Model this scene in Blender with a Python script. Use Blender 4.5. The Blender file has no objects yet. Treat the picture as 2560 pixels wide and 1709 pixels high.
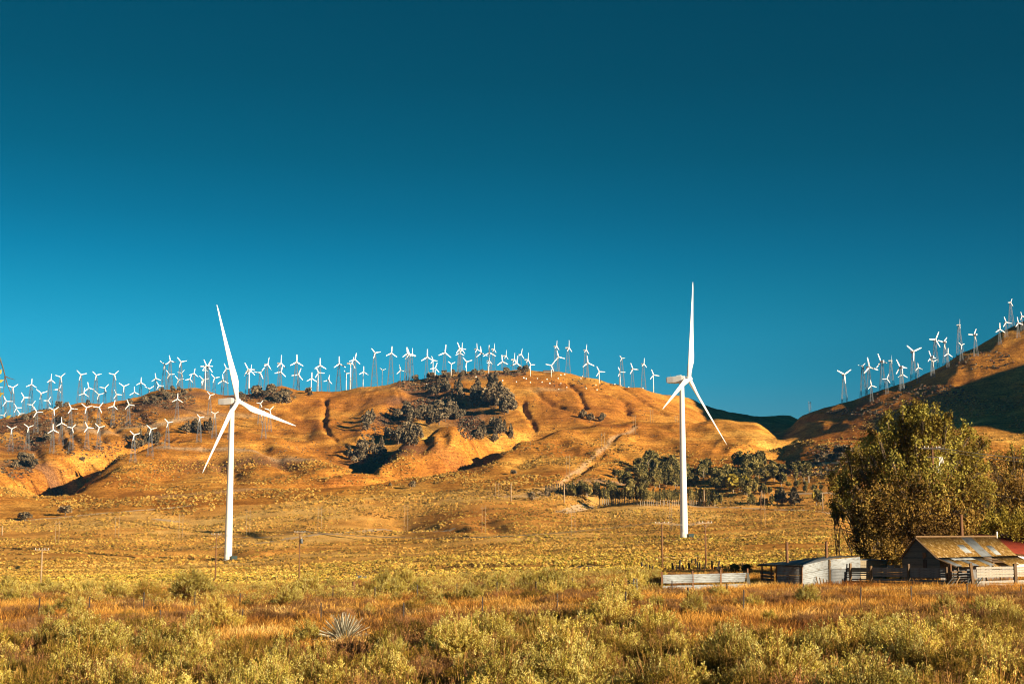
import bpy, bmesh, math, random
import numpy as np
from mathutils import Vector, Matrix, Euler

S = bpy.context.scene
COL = S.collection
R = math.radians

# ------------------------------------------------------------------ camera
W, H, F = 2560.0, 1709.0, 3517.0
CZ = 4.9
PITCH = math.atan(475.5 / F)
cam = bpy.data.cameras.new('camera')
camo = bpy.data.objects.new('camera', cam)
COL.objects.link(camo)
camo.location = (0, 0, CZ)
camo.rotation_euler = (R(90) + PITCH, 0, 0)
cam.sensor_width = 36
cam.lens = F / W * 36
cam.clip_start = 0.2
cam.clip_end = 40000
S.camera = camo

# ------------------------------------------------------------------ sky, sun, exposure
SUN_AZ = R(129)      # clockwise from +Y (the way the camera looks): behind us to the right
SUN_EL = R(13.0)
sdir = Vector((math.sin(SUN_AZ) * math.cos(SUN_EL), math.cos(SUN_AZ) * math.cos(SUN_EL), math.sin(SUN_EL)))
SKY_STRENGTH = 0.10
world = bpy.data.worlds.new('World')
S.world = world
world.use_nodes = True
nt = world.node_tree
nt.nodes.clear()
sky = nt.nodes.new('ShaderNodeTexSky')
sky.sky_type = 'NISHITA'
sky.sun_disc = False
sky.sun_elevation = SUN_EL
sky.sun_rotation = SUN_AZ
sky.altitude = 1200
sky.air_density = 1.0
sky.dust_density = 0.3
sky.ozone_density = 2.0
tc = nt.nodes.new('ShaderNodeTexCoord')
sep = nt.nodes.new('ShaderNodeSeparateXYZ')
nt.links.new(tc.outputs['Generated'], sep.inputs[0])
# deep teal grade of the whole sky by height above the horizon
ramp = nt.nodes.new('ShaderNodeValToRGB')
nt.links.new(sep.outputs['Z'], ramp.inputs[0])
SKY_GRADE = [(0.0, (0.143, 0.353, 0.42)), (0.084, (0.09, 0.337, 0.434)), (0.107, (0.045, 0.358, 0.45)), (0.135, (0.03, 0.361, 0.436)), (0.163, (0.014, 0.319, 0.378)), (0.191, (0.005, 0.264, 0.324)), (0.219, (0.002, 0.215, 0.261)), (0.26, (0.0, 0.171, 0.196)), (0.313, (0.0, 0.139, 0.154)), (0.359, (0.0, 0.13, 0.143)), (0.6, (0.0, 0.126, 0.139)), (1.0, (0.0, 0.126, 0.139))]
while len(ramp.color_ramp.elements) < len(SKY_GRADE):
    ramp.color_ramp.elements.new(0.5)
for e, (p, c) in zip(ramp.color_ramp.elements, SKY_GRADE):
    e.position = p
    e.color = (*c, 1)
mulc = nt.nodes.new('ShaderNodeMix')
mulc.data_type = 'RGBA'
mulc.blend_type = 'MULTIPLY'
mulc.inputs[0].default_value = 1
nt.links.new(sky.outputs[0], mulc.inputs[6])
nt.links.new(ramp.outputs[0], mulc.inputs[7])
# darker towards the right, brighter towards the left, near the horizon
rx = nt.nodes.new('ShaderNodeValToRGB')
mr = nt.nodes.new('ShaderNodeMapRange')
mr.inputs['From Min'].default_value = -1
mr.inputs['From Max'].default_value = 1
nt.links.new(sep.outputs['X'], mr.inputs['Value'])
nt.links.new(mr.outputs[0], rx.inputs[0])
for e, (p, c) in zip([rx.color_ramp.elements[0], rx.color_ramp.elements[1]] + [rx.color_ramp.elements.new(.5) for _ in range(3)],
                     [(0.0, .88), (1.0, .58), (.34, .90), (.50, .90), (.67, .60)]):
    e.position = p
    e.color = (c, c, c, 1)
mz = nt.nodes.new('ShaderNodeMapRange')
mz.inputs['From Min'].default_value = .12
mz.inputs['From Max'].default_value = .36
mz.inputs['To Min'].default_value = 1
mz.inputs['To Max'].default_value = 0
nt.links.new(sep.outputs['Z'], mz.inputs['Value'])
mul2 = nt.nodes.new('ShaderNodeMix')
mul2.data_type = 'RGBA'
mul2.blend_type = 'MULTIPLY'
nt.links.new(mz.outputs[0], mul2.inputs[0])
nt.links.new(mulc.outputs[2], mul2.inputs[6])
nt.links.new(rx.outputs[0], mul2.inputs[7])
bg = nt.nodes.new('ShaderNodeBackground')
bg.inputs[1].default_value = SKY_STRENGTH
nt.links.new(mul2.outputs[2], bg.inputs[0])
wo = nt.nodes.new('ShaderNodeOutputWorld')
nt.links.new(bg.outputs[0], wo.inputs[0])

sun = bpy.data.lights.new('sun', 'SUN')
sun.energy = 5.0
sun.angle = R(0.5)
sun.color = (1.0, 0.80, 0.55)
suno = bpy.data.objects.new('sun', sun)
COL.objects.link(suno)
suno.rotation_euler = sdir.to_track_quat('Z', 'Y').to_euler()
suno.location = (60, -40, 60)

S.view_settings.view_transform = 'Standard'
S.view_settings.look = 'None'
S.view_settings.exposure = 1.25
S.view_settings.gamma = 1
S.view_settings.use_curve_mapping = False
S.cycles.use_denoising = True
S.cycles.pixel_filter_type = 'BLACKMAN_HARRIS'
S.cycles.filter_width = 1.1
S.cycles.max_bounces = 5
S.cycles.transparent_max_bounces = 8

# ------------------------------------------------------------------ pixels to places
cp, sp = math.cos(PITCH), math.sin(PITCH)
def ray(px, py):
    u = (px - 1280.0) / F
    v = (854.5 - py) / F
    k = cp - v * sp
    return u / k, (sp + v * cp) / k
def pt(px, py, d):
    a, b = ray(px, py)
    return a * d, d, CZ + b * d

# ------------------------------------------------------------------ numpy noise
_prm = np.random.RandomState(7).permutation(4096)
def _h(ix, iy):
    return _prm[(_prm[ix & 4095] + iy) & 4095]
def perlin(x, y):
    x = np.asarray(x, float); y = np.asarray(y, float)
    ix = np.floor(x).astype(np.int64); iy = np.floor(y).astype(np.int64)
    fx = x - ix; fy = y - iy
    u = fx * fx * fx * (fx * (fx * 6 - 15) + 10); v = fy * fy * fy * (fy * (fy * 6 - 15) + 10)
    def g(hx, hy, dx, dy):
        a = _h(hx, hy) * (2 * np.pi / 4096)
        return np.cos(a) * dx + np.sin(a) * dy
    n00 = g(ix, iy, fx, fy); n10 = g(ix + 1, iy, fx - 1, fy)
    n01 = g(ix, iy + 1, fx, fy - 1); n11 = g(ix + 1, iy + 1, fx - 1, fy - 1)
    a = n00 + u * (n10 - n00); b = n01 + u * (n11 - n01)
    return (a + v * (b - a)) * 1.41
def fbm(x, y, n=4, g=0.5):
    s = 0; a = 1.0
    for i in range(n):
        s = s + a * perlin(x + i * 17.3, y - i * 9.1); x = x * 2.03; y = y * 2.03; a *= g
    return s
def sstep(a, b, x):
    t = np.clip((x - a) / (b - a), 0, 1)
    return t * t * (3 - 2 * t)

# ------------------------------------------------------------------ terrain: control points as (pixel row, distance)
NEAR_D = [20, 60, 130, 200, 300, 400, 550, 720, 850, 1000]
NEAR = {
    -900: [0, -.5, -1, -4, -8, -11, -12, -12, -8, 2],
    0:    [0, -.5, -1, -3.5, -7, -8.5, -10.5, -9.2, -4, 8],
    500:  [0, -.5, -1, -3, -6.5, -7.5, -10, -9.2, -3, 9],
    1000: [0, -.2, -.6, -2, -5, -6, -6, -5, 0, 13],
    1500: [0, 0, 0, -1, -3, -3.2, -2.5, 0, 7, 20],
    1710: [0, 0, 0, -.8, -2, -3.2, -1.5, 2.4, 9, 21],
    2100: [0, 0, 0, -.5, -1.5, -2, 0, 5, 12, 24],
    2560: [0, 0, 0, -.3, -1, -1, 4, 12, 22, 42],
    3000: [0, 0, 0, 0, -.5, 0, 4, 13, 25, 50],
    3400: [0, 0, 0, 0, 0, 1, 5, 14, 27, 52]}
COLS = {
    -900: [(1260, 1200), (1180, 1400), (1140, 1600), (1110, 1850), (1085, 2100), (1110, 2600)],
    -300: [(1275, 1100), (1240, 1200), (1170, 1400), (1150, 1500), (1130, 1600), (1080, 1850), (1060, 2050), (1075, 2250), (1110, 2600)],
    0: [(1285, 1100), (1235, 1200), (1172, 1330), (1190, 1430), (1160, 1560), (1110, 1720), (1075, 1880), (1045, 2030), (1060, 2200), (1085, 2500)],
    100: [(1285, 1100), (1250, 1200), (1222, 1280), (1208, 1390), (1172, 1510), (1118, 1680), (1060, 1880), (1024, 2020), (1036, 2150), (1075, 2500)],
    200: [(1280, 1100), (1243, 1220), (1185, 1380), (1198, 1470), (1155, 1570), (1100, 1700), (1045, 1880), (1011, 2020), (1024, 2150), (1070, 2500)],
    300: [(1275, 1100), (1240, 1200), (1140, 1450), (1158, 1540), (1110, 1670), (1060, 1820), (1007, 2010), (1020, 2150), (1070, 2500)],
    400: [(1275, 1100), (1235, 1220), (1180, 1350), (1112, 1520), (1125, 1600), (1080, 1730), (1020, 1880), (977, 2020), (992, 2150), (1060, 2500)],
    500: [(1270, 1100), (1230, 1220), (1150, 1420), (1093, 1580), (1102, 1660), (1052, 1790), (1010, 1900), (974, 2020), (992, 2160), (1060, 2500)],
    600: [(1265, 1100), (1225, 1220), (1150, 1420), (1079, 1620), (1088, 1700), (1040, 1820), (1010, 1940), (991, 2030), (1010, 2160), (1060, 2500)],
    700: [(1260, 1100), (1220, 1230), (1160, 1400), (1094, 1600), (1104, 1680), (1050, 1800), (1005, 1930), (973, 2040), (992, 2180), (1060, 2500)],
    800: [(1255, 1100), (1215, 1230), (1180, 1350), (1145, 1470), (1154, 1550), (1085, 1700), (1025, 1880), (985, 2050), (1003, 2200), (1060, 2500)],
    900: [(1250, 1100), (1215, 1220), (1160, 1360), (1180, 1450), (1112, 1600), (1050, 1770), (1005, 1930), (968, 2060), (990, 2200), (1055, 2500)],
    1000: [(1245, 1100), (1212, 1220), (1180, 1300), (1119, 1460), (1142, 1550), (1075, 1700), (1015, 1860), (956, 2070), (980, 2200), (1050, 2500)],
    1100: [(1240, 1100), (1205, 1220), (1160, 1340), (1080, 1540), (1100, 1610), (1050, 1720), (1000, 1870), (937, 2090), (965, 2240), (1050, 2500)],
    1160: [(1208, 1190), (1180, 1270), (1120, 1420), (1076, 1540), (1098, 1610), (1050, 1720), (995, 1880), (931, 2090)],
    1200: [(1230, 1100), (1198, 1220), (1160, 1320), (1172, 1400), (1118, 1530), (1082, 1620), (1040, 1750), (988, 1900), (929, 2100), (955, 2250), (1045, 2550)],
    1250: [(1193, 1220), (1130, 1370), (1150, 1450), (1090, 1590)],
    1300: [(1230, 1100), (1190, 1220), (1150, 1330), (1103, 1440), (1124, 1530), (1060, 1690), (1000, 1870), (926, 2110), (955, 2250), (1045, 2550)],
    1400: [(1230, 1100), (1180, 1220), (1130, 1360), (1077, 1500), (1096, 1590), (1060, 1690), (1000, 1870), (932, 2110), (960, 2250), (1040, 2550)],
    1500: [(1235, 1100), (1190, 1220), (1130, 1370), (1062, 1560), (1076, 1660), (1040, 1770), (995, 1900), (948, 2080), (975, 2220), (1040, 2550)],
    1600: [(1235, 1100), (1200, 1220), (1140, 1370), (1059, 1600), (1078, 1700), (1040, 1820), (1005, 1940), (971, 2060), (1000, 2200), (1045, 2550)],
    1700: [(1240, 1100), (1200, 1220), (1140, 1360), (1060, 1600), (1082, 1720), (1050, 1850), (1018, 2000), (996, 2200), (1020, 2400), (1050, 2700)],
    1800: [(1240, 1100), (1200, 1200), (1130, 1370), (1057, 1620), (1085, 1750), (1062, 2000), (1026, 2350), (1042, 2600), (1058, 3000)],
    1900: [(1245, 1060), (1200, 1160), (1150, 1320), (1066, 1600), (1090, 1750), (1070, 2100), (1045, 2500), (1053, 2900)],
    1960: [(1245, 1060), (1190, 1180), (1145, 1310), (1106, 1440), (1090, 1600), (1078, 1800), (1066, 2200), (1051, 2700), (1060, 3100)],
    2000: [(1240, 1060), (1185, 1180), (1130, 1300), (1104, 1400), (1075, 1510), (1043, 1640), (1060, 1770), (1078, 2000), (1075, 2600)],
    2100: [(1240, 1050), (1175, 1150), (1120, 1260), (1096, 1350), (1050, 1460), (1010, 1600), (1032, 1730), (1072, 2100), (1070, 2600)],
    2200: [(1240, 1040), (1165, 1120), (1112, 1230), (1090, 1320), (1028, 1440), (974, 1570), (1000, 1710), (1055, 2100), (1060, 2600)],
    2300: [(1240, 1020), (1160, 1100), (1102, 1200), (1078, 1300), (1003, 1430), (942, 1570), (965, 1710), (1030, 2100), (1060, 2600)],
    2400: [(1240, 1000), (1150, 1080), (1095, 1180), (1060, 1290), (975, 1420), (889, 1570), (905, 1700), (960, 2100), (1050, 2600)],
    2500: [(1150, 1080), (1100, 1160), (1045, 1280), (950, 1420), (841, 1590), (845, 1740), (880, 2050), (1000, 2600)],
    2600: [(1145, 1080), (1090, 1160), (1025, 1260), (930, 1410), (808, 1600), (790, 1750), (800, 2000), (900, 2400)],
    2800: [(1130, 1060), (740, 1620), (640, 1800), (680, 2000), (850, 2500)],
    3100: [(490, 1850), (540, 2050), (750, 2500)],
    3500: [(470, 1850), (540, 2050), (800, 2600)]}
# unseen ridge added outside the right edge, shaped to shadow the right-hand hill
EXTRA = [(565, 1320, 180), (650, 1260, 200), (750, 1210, 222), (850, 1165, 228), (640, 1090, 180), (740, 1060, 195), (600, 1180, 180), (640, 985, 115), (500, 1030, 58), (560, 1090, 92),
         (760, 940, 115), (600, 900, 52), (497, 1150, 100), (544, 1240, 150), (600, 1410, 172), (690, 1380, 190), (740, 1310, 215), (800, 1430, 236), (850, 1610, 350), (1000, 1620, 420), (930, 1430, 270),
         (560, 850, 36), (700, 820, 55)]
ctrl = []
for px, zs in NEAR.items():
    for d, z in zip(NEAR_D, zs):
        ctrl.append(((px - 1280) / F * d, d, z))
for px, l in COLS.items():
    for py, d in l:
        ctrl.append(pt(px, py, d))
    for d, z in ((3600, 60), (6000, 20), (10000, 0)):
        ctrl.append(((px - 1280) / F * d, d, z))
ctrl = np.array(ctrl + EXTRA)
def st(x, y):
    return np.arctan2(x, y), np.hypot(x, y)
def feat(th, r):
    return np.stack([np.tan(np.clip(th, R(-32), R(34))) * F / 80.0, 9.0 * np.log(np.maximum(r, 15))], -1)
_th, _r = st(ctrl[:, 0], ctrl[:, 1])
CF = feat(_th, _r)
def tps(d2):
    return 0.5 * d2 * np.log(d2 + 1e-9)
n = len(CF)
A = np.zeros((n + 3, n + 3))
A[:n, :n] = tps(((CF[:, None] - CF[None]) ** 2).sum(-1)) + np.eye(n) * 0.004
A[:n, n] = 1; A[:n, n + 1:] = CF; A[n:, :n] = A[:n, n:].T
sol = np.linalg.solve(A, np.concatenate([ctrl[:, 2], np.zeros(3)]))
def base_h(th, r):
    f = feat(th, r).reshape(-1, 2)
    out = np.empty(len(f))
    for i in range(0, len(f), 20000):
        q = f[i:i + 20000]
        d2 = (q ** 2).sum(1)[:, None] + (CF ** 2).sum(1)[None] - 2 * q @ CF.T
        np.maximum(d2, 0, out=d2)
        out[i:i + 20000] = tps(d2) @ sol[:n] + sol[n] + q @ sol[n + 1:]
    return out.reshape(np.shape(th))

TH = np.concatenate([np.linspace(-180, -60, 25)[:-1], np.linspace(-60, -23, 40)[:-1], np.linspace(-23, 23, 760),
                     np.linspace(23, 60, 60)[1:], np.linspace(60, 180, 25)[1:-1]]) * math.pi / 180
RR = np.concatenate([np.geomspace(2.5, 200, 150)[:-1], np.geomspace(200, 1080, 130)[:-1], np.linspace(1080, 2700, 300),
                     np.geomspace(2700, 14000, 36)[1:]])
NT, NR = len(TH), len(RR)
gT, gR = np.meshgrid(TH, RR, indexing='ij')
gX, gY = gR * np.sin(gT), gR * np.cos(gT)
gZ = base_h(gT, gR)
side = sstep(R(36), R(62), np.abs(gT))
gZ = gZ * (1 - side) + side * (-2.0 * sstep(30, 400, gR))

def Hg(x, y):
    """height of the terrain mesh at (x, y)"""
    th = np.arctan2(x, y); r = np.clip(np.hypot(x, y), RR[0], RR[-1] * .999)
    i = np.clip(np.searchsorted(TH, th) - 1, 0, NT - 2); j = np.clip(np.searchsorted(RR, r) - 1, 0, NR - 2)
    a = np.clip((th - TH[i]) / (TH[i + 1] - TH[i]), 0, 1); b = np.clip((r - RR[j]) / (RR[j + 1] - RR[j]), 0, 1)
    return ((gZ[i, j] * (1 - a) + gZ[i + 1, j] * a) * (1 - b) + (gZ[i, j + 1] * (1 - a) + gZ[i + 1, j + 1] * a) * b)
_ds = np.concatenate([np.geomspace(12, 1000, 900), np.linspace(1002, 3400, 1600)])
def hit(px, py, dmin=12, dmax=3400):
    """where the line of sight through a photo pixel meets the ground"""
    a, b = ray(px, py)
    ds = _ds[(_ds >= dmin) & (_ds <= dmax)]
    g = CZ + b * ds - Hg(a * ds, ds)
    k = np.argmax(g < 0)
    if g[k] >= 0:
        k = int(np.argmin(g))
        d = ds[k]
    elif k == 0:
        d = ds[0]
    else:
        d = ds[k - 1] + (ds[k] - ds[k - 1]) * g[k - 1] / (g[k - 1] - g[k])
    return a * d, d, float(Hg(a * d, d))

# ravines and gullies cut into the hills: (width, depth, pixel polyline)
GULLY = [
    (4, 4, [(811, 1000), (815, 1012), (811, 1055), (821, 1081), (844, 1104), (881, 1126)]),
    (4, 3.6, [(1415, 954), (1444, 983), (1457, 1008), (1464, 1028)]),
    (4, 3.6, [(1305, 1005), (1312, 1030), (1330, 1060), (1340, 1085)]),
    (5, 5, [(988, 967), (1002, 1000), (1010, 1030)]),
    (6, 5, [(1525, 985), (1560, 1005), (1568, 1040)]),
    (5, 3, [(1545, 965), (1600, 1000), (1660, 1040)]),
    (5, 4, [(1330, 975), (1400, 1020), (1460, 1045)]),
    (4, 2.5, [(1585, 1066), (1530, 1098), (1507, 1128), (1487, 1150), (1450, 1180), (1405, 1212), (1370, 1225)]),
    (34, 13, [(1045, 965), (1090, 1000), (1130, 1030), (1180, 1056)]),
    (26, 8, [(1000, 1010), (975, 1060), (930, 1110), (880, 1150)]),
    (18, 5, [(860, 1010), (880, 1060), (870, 1100)]),
    (6, 4, [(60, 1080), (90, 1130), (110, 1170)]), (5, 4, [(160, 1060), (190, 1100), (230, 1150)]),
    (5, 4, [(250, 1040), (300, 1080), (350, 1110)]), (5, 4, [(130, 1040), (150, 1080), (170, 1140)]),
    (5, 3, [(210, 1030), (240, 1070), (280, 1130)]), (5, 3, [(330, 1020), (360, 1050), (400, 1085)]),
    (10, 6, [(530, 1140), (560, 1165), (600, 1200)]), (10, 6, [(650, 1110), (690, 1140), (740, 1180)]),
    (9, 2.2, [(640, 1010), (690, 1040), (720, 1090)]), (9, 2.2, [(730, 1010), (760, 1050), (775, 1100)]),
    (9, 5, [(1100, 1090), (1110, 1110), (1130, 1150)]), (8, 4, [(1070, 1095), (1060, 1120), (1040, 1150)]),
    (9, 5, [(1160, 1085), (1180, 1110), (1185, 1135)]),
    (20, 5, [(1590, 1075), (1640, 1100), (1700, 1130)]), (18, 4, [(1720, 1068), (1770, 1095), (1800, 1125)]),
    (16, 3, [(1650, 1068), (1700, 1085), (1760, 1120)]), (14, 3, [(1790, 1065), (1830, 1085), (1845, 1105)]),
    (10, 4, [(1480, 1090), (1540, 1120), (1620, 1160)]), (10, 4, [(1400, 1100), (1440, 1130), (1500, 1150)]),
    (7, 3.2, [(350, 1392), (450, 1382), (540, 1380), (590, 1388)]), (6, 3, [(640, 1392), (700, 1380), (750, 1378)]),
    (9, 3, [(1195, 1298), (1220, 1310), (1245, 1330)]), (6, 2.5, [(1000, 1322), (1100, 1320), (1180, 1326)]),
    (6, 2, [(1500, 1418), (1400, 1414), (1250, 1417), (1100, 1420)]),
    (13, 9, [(1850, 1132), (1920, 1112), (2000, 1092), (2060, 1078)]), (10, 7, [(1890, 1150), (1960, 1132), (2050, 1112), (2130, 1100)]),
    (8, 5, [(1950, 1160), (2040, 1140), (2130, 1122)]), (9, 6, [(1990, 1062), (2080, 1040), (2170, 1020)]),
    (32, 46, [(122, 1222), (160, 1196), (200, 1172), (250, 1150), (300, 1128), (345, 1115)]),
    (18, 15, [(860, 1176), (900, 1166), (960, 1140)]),
    (26, 22, [(790, 1210), (900, 1196), (1000, 1180), (1100, 1168), (1180, 1152)]),
    (18, 17, [(1195, 1146), (1240, 1122), (1290, 1104), (1335, 1090)]),
    (9, 4, [(1360, 1262), (1420, 1272), (1500, 1250)]),
]
carve = np.zeros_like(gZ)
for w, dep, pl in GULLY:
    P3 = [hit(*q) for q in pl]
    for (x0, y0, _), (x1, y1, _) in zip(P3[:-1], P3[1:]):
        if math.hypot(x1 - x0, y1 - y0) > 420:
            continue
        m = 4 * w
        bb = (gX > min(x0, x1) - m) & (gX < max(x0, x1) + m) & (gY > min(y0, y1) - m) & (gY < max(y0, y1) + m)
        X, Y = gX[bb], gY[bb]
        X = X + perlin(X / 30, Y / 30) * w * .6
        dx, dy = x1 - x0, y1 - y0
        t = np.clip(((X - x0) * dx + (Y - y0) * dy) / (dx * dx + dy * dy + 1e-9), 0, 1)
        dist = np.hypot(X - x0 - t * dx, Y - y0 - t * dy)
        carve[bb] = np.maximum(carve[bb], dep * np.exp(-(dist / w) ** 2))
gZ -= carve
hilly = sstep(1050, 1350, gR)
spur = 1 - np.abs(perlin(gX / 95 + .6 * perlin(gX / 160, gY / 160), gY / 150 + 5))
gZ += hilly * (fbm(gX / 210, gY / 210, 2) * 3.5 + (spur - .75) * 3.4 + fbm(gX / 38 + 3, gY / 55, 3) * 1.0
    + (1 - np.abs(perlin(gX / 27 + .7 * perlin(gX / 70, gY / 70), gY / 120 + 9))) * 1.7)
gZ += fbm(gX / 60, gY / 60, 3) * .9 * sstep(150, 900, gR) * (1 - .5 * hilly)
gZ += fbm(gX / 9, gY / 9, 3) * (.12 + .25 * sstep(200, 1000, gR))

# ------------------------------------------------------------------ materials
MATS = {}
def newmat(name):
    m = bpy.data.materials.new(name)
    m.use_nodes = True
    t = m.node_tree
    b = t.nodes['Principled BSDF']
    b.inputs['Roughness'].default_value = .85
    if 'Specular IOR Level' in b.inputs:
        b.inputs['Specular IOR Level'].default_value = .15
    MATS[name] = m
    return m, t, b
def noise_node(t, scale, detail=4, rough=.6, vec=None, dist=0):
    nn = t.nodes.new('ShaderNodeTexNoise')
    nn.inputs['Scale'].default_value = scale
    nn.inputs['Detail'].default_value = detail
    nn.inputs['Roughness'].default_value = rough
    nn.inputs['Distortion'].default_value = dist
    if vec is not None:
        t.links.new(vec, nn.inputs['Vector'])
    return nn.outputs['Fac']
def ramp_node(t, fac, stops):
    r = t.nodes.new('ShaderNodeValToRGB')
    while len(r.color_ramp.elements) < len(stops):
        r.color_ramp.elements.new(.5)
    for e, (p, c) in zip(r.color_ramp.elements, stops):
        e.position = p
        e.color = (*c, 1) if len(c) == 3 else c
    t.links.new(fac, r.inputs[0])
    return r.outputs[0]
def mix_node(t, fac, a, b, mode='MIX'):
    m = t.nodes.new('ShaderNodeMix')
    m.data_type = 'RGBA'
    m.blend_type = mode
    for k, v in ((0, fac), (6, a), (7, b)):
        if hasattr(v, 'is_output') or isinstance(v, bpy.types.NodeSocket):
            t.links.new(v, m.inputs[k])
        elif k == 0:
            m.inputs[0].default_value = v
        else:
            m.inputs[k].default_value = (*v, 1)
    return m.outputs[2]
def bump_node(t, b, h, strength, dist):
    bn = t.nodes.new('ShaderNodeBump')
    bn.inputs['Strength'].default_value = strength
    bn.inputs['Distance'].default_value = dist
    t.links.new(h, bn.inputs['Height'])
    t.links.new(bn.outputs[0], b.inputs['Normal'])
def obj_coord(t, scale=None):
    c = t.nodes.new('ShaderNodeTexCoord').outputs['Object']
    if scale:
        mp = t.nodes.new('ShaderNodeMapping')
        mp.inputs['Scale'].default_value = scale
        t.links.new(c, mp.inputs[0])
        c = mp.outputs[0]
    return c
def plain(name, col, rough=.8, var=.25, scale=3, bump=0, spec=.2, metal=0, dark=None, stretch=None, obj_var=0):
    """a colour with grain, optional darker wear and slight difference from object to object"""
    m, t, b = newmat(name)
    v = obj_coord(t, stretch)
    f = noise_node(t, scale, 5, .65, v)
    lo = dark or tuple(c * (1 - var) for c in col)
    hi = tuple(min(1, c * (1 + var * .5)) for c in col)
    c = ramp_node(t, f, [(.3, lo), (.5, col), (.72, hi)])
    if obj_var:
        oi = t.nodes.new('ShaderNodeObjectInfo')
        c = mix_node(t, 1.0, c, ramp_node(t, oi.outputs['Random'], [(0, (1 - obj_var,) * 3), (1, (1 + obj_var * .3, 1, 1 - obj_var * .5))]), 'MULTIPLY')
    t.links.new(c, b.inputs['Base Color'])
    b.inputs['Roughness'].default_value = rough
    b.inputs['Specular IOR Level'].default_value = spec
    b.inputs['Metallic'].default_value = metal
    if bump:
        bump_node(t, b, f, bump, .02)
    return m

# dry grassland of plain and hills
def ground_mat(name, hill):
    m, t, b = newmat(name)
    v = obj_coord(t)
    big = noise_node(t, .006, 4, .6, v, .6)
    mid = noise_node(t, .035, 5, .65, v, .4)
    fine = noise_node(t, .45 if hill else 1.2, 4, .75, v)
    a = ramp_node(t, big, [(.34, (.50, .215, .045)), (.5, (.66, .33, .075)), (.66, (.76, .48, .15))] if not hill else [(.34, (.36, .130, .024)), (.5, (.50, .212, .034)), (.66, (.64, .34, .070))])
    c = ramp_node(t, mid, [(.3, (.62, .58, .60)), (.5, (1, 1, 1)), (.72, (1.25, 1.3, 1.35))])
    col = mix_node(t, 1.0, a, c, 'MULTIPLY')
    sp_ = ramp_node(t, fine, [(.37, (.36, .34, .42)), (.46, (.86, .86, .9)), (.53, (1.06, 1.06, 1.05)), (.64, (1.6, 1.65, 1.7))])
    col = mix_node(t, .85, col, sp_, 'MULTIPLY')
    if hill:
        vs = obj_coord(t, (.05, .02, .12))
        st_ = noise_node(t, 1.0, 4, .6, vs, .3)
        col = mix_node(t, .5, col, ramp_node(t, st_, [(.35, (.72, .68, .66)), (.55, (1, 1, 1)), (.7, (1.3, 1.35, 1.4))]), 'MULTIPLY')
    if hill:      # trodden contour lines of grazing stock
        tv = noise_node(t, 1.0, 3, .6, obj_coord(t, (.02, .03, .8)), .2)
        col = mix_node(t, .55, col, ramp_node(t, tv, [(.38, (.66, .62, .62)), (.5, (1, 1, 1)), (.62, (1.3, 1.32, 1.35))]), 'MULTIPLY')
    att = t.nodes.new('ShaderNodeAttribute')
    att.attribute_name = 'bare'
    col = mix_node(t, att.outputs['Fac'], col, mix_node(t, 1.0, (.50, .34, .19), sp_, 'MULTIPLY'))
    att = t.nodes.new('ShaderNodeAttribute')
    att.attribute_name = 'scrub'
    col = mix_node(t, att.outputs['Fac'], col, mix_node(t, 1.0, (.16, .085, .05), sp_, 'MULTIPLY'))
    t.links.new(col, b.inputs['Base Color'])
    b.inputs['Roughness'].default_value = 1
    b.inputs['Specular IOR Level'].default_value = 0
    bump_node(t, b, fine, .9, 1.2 if hill else .25)
    return m
ground_mat('dry_grass_plain', False)
ground_mat('dry_grass_hill', True)

# masks of bare soil and brown scrub, given as photo outlines and laid on the land
def seg_dist(X, Y, x0, y0, x1, y1):
    dx, dy = x1 - x0, y1 - y0
    t = np.clip(((X - x0) * dx + (Y - y0) * dy) / (dx * dx + dy * dy + 1e-9), 0, 1)
    return np.hypot(X - x0 - t * dx, Y - y0 - t * dy)
bare = np.zeros_like(gZ)
scrub = np.zeros_like(gZ)
def paint(arr, pl, w, amt=1.0):
    P3 = [hit(*q) for q in pl]
    for (x0, y0, _), (x1, y1, _) in zip(P3[:-1], P3[1:]):
        if math.hypot(x1 - x0, y1 - y0) > 500:
            continue
        m = 2.5 * w
        bb = (gX > min(x0, x1) - m) & (gX < max(x0, x1) + m) & (gY > min(y0, y1) - m) & (gY < max(y0, y1) + m)
        ds = seg_dist(gX[bb], gY[bb], x0, y0, x1, y1) * (1 + .5 * perlin(gX[bb] / (2 * w), gY[bb] / (2 * w)))
        arr[bb] = np.maximum(arr[bb], amt * np.exp(-(ds / w) ** 2))
paint(bare, [(1590, 1066), (1528, 1098), (1500, 1125), (1480, 1150), (1445, 1178), (1400, 1212)], 2.6, .8)
paint(bare, [(310, 1070), (400, 1060), (470, 1045), (530, 1045)], 12, .9)
paint(bare, [(160, 1070), (220, 1072), (260, 1080)], 14, .8)
paint(bare, [(400, 1117), (500, 1122), (640, 1128), (760, 1150)], 8, .9)
paint(bare, [(500, 1030), (620, 1040)], 14, .5)
paint(bare, [(1350, 972), (1400, 975)], 10, .5)
paint(bare, [(420, 1240), (540, 1230), (660, 1222)], 12, .5)
paint(bare, [(1250, 1240), (1330, 1240), (1440, 1205), (1560, 1208)], 12, .8)
for q in ([(1010, 960), (1060, 985), (1110, 1010)], [(1010, 1000), (1080, 1010), (1150, 1040)], [(960, 1050), (1060, 1030)],
          [(300, 1020), (400, 1000), (500, 985)], [(360, 1010), (450, 1020)], [(20, 1050), (120, 1080), (60, 1120)],
          [(590, 990), (680, 985)], [(920, 1160), (1000, 1130)], [(560, 1170), (640, 1150)], [(1120, 950), (1250, 935)],
          [(1030, 935), (1080, 950)], [(40, 1160), (120, 1180)]):
    paint(scrub, q, 30, .8)
paint(scrub, [(1170, 1030), (1190, 1080)], 30, .8)

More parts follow.
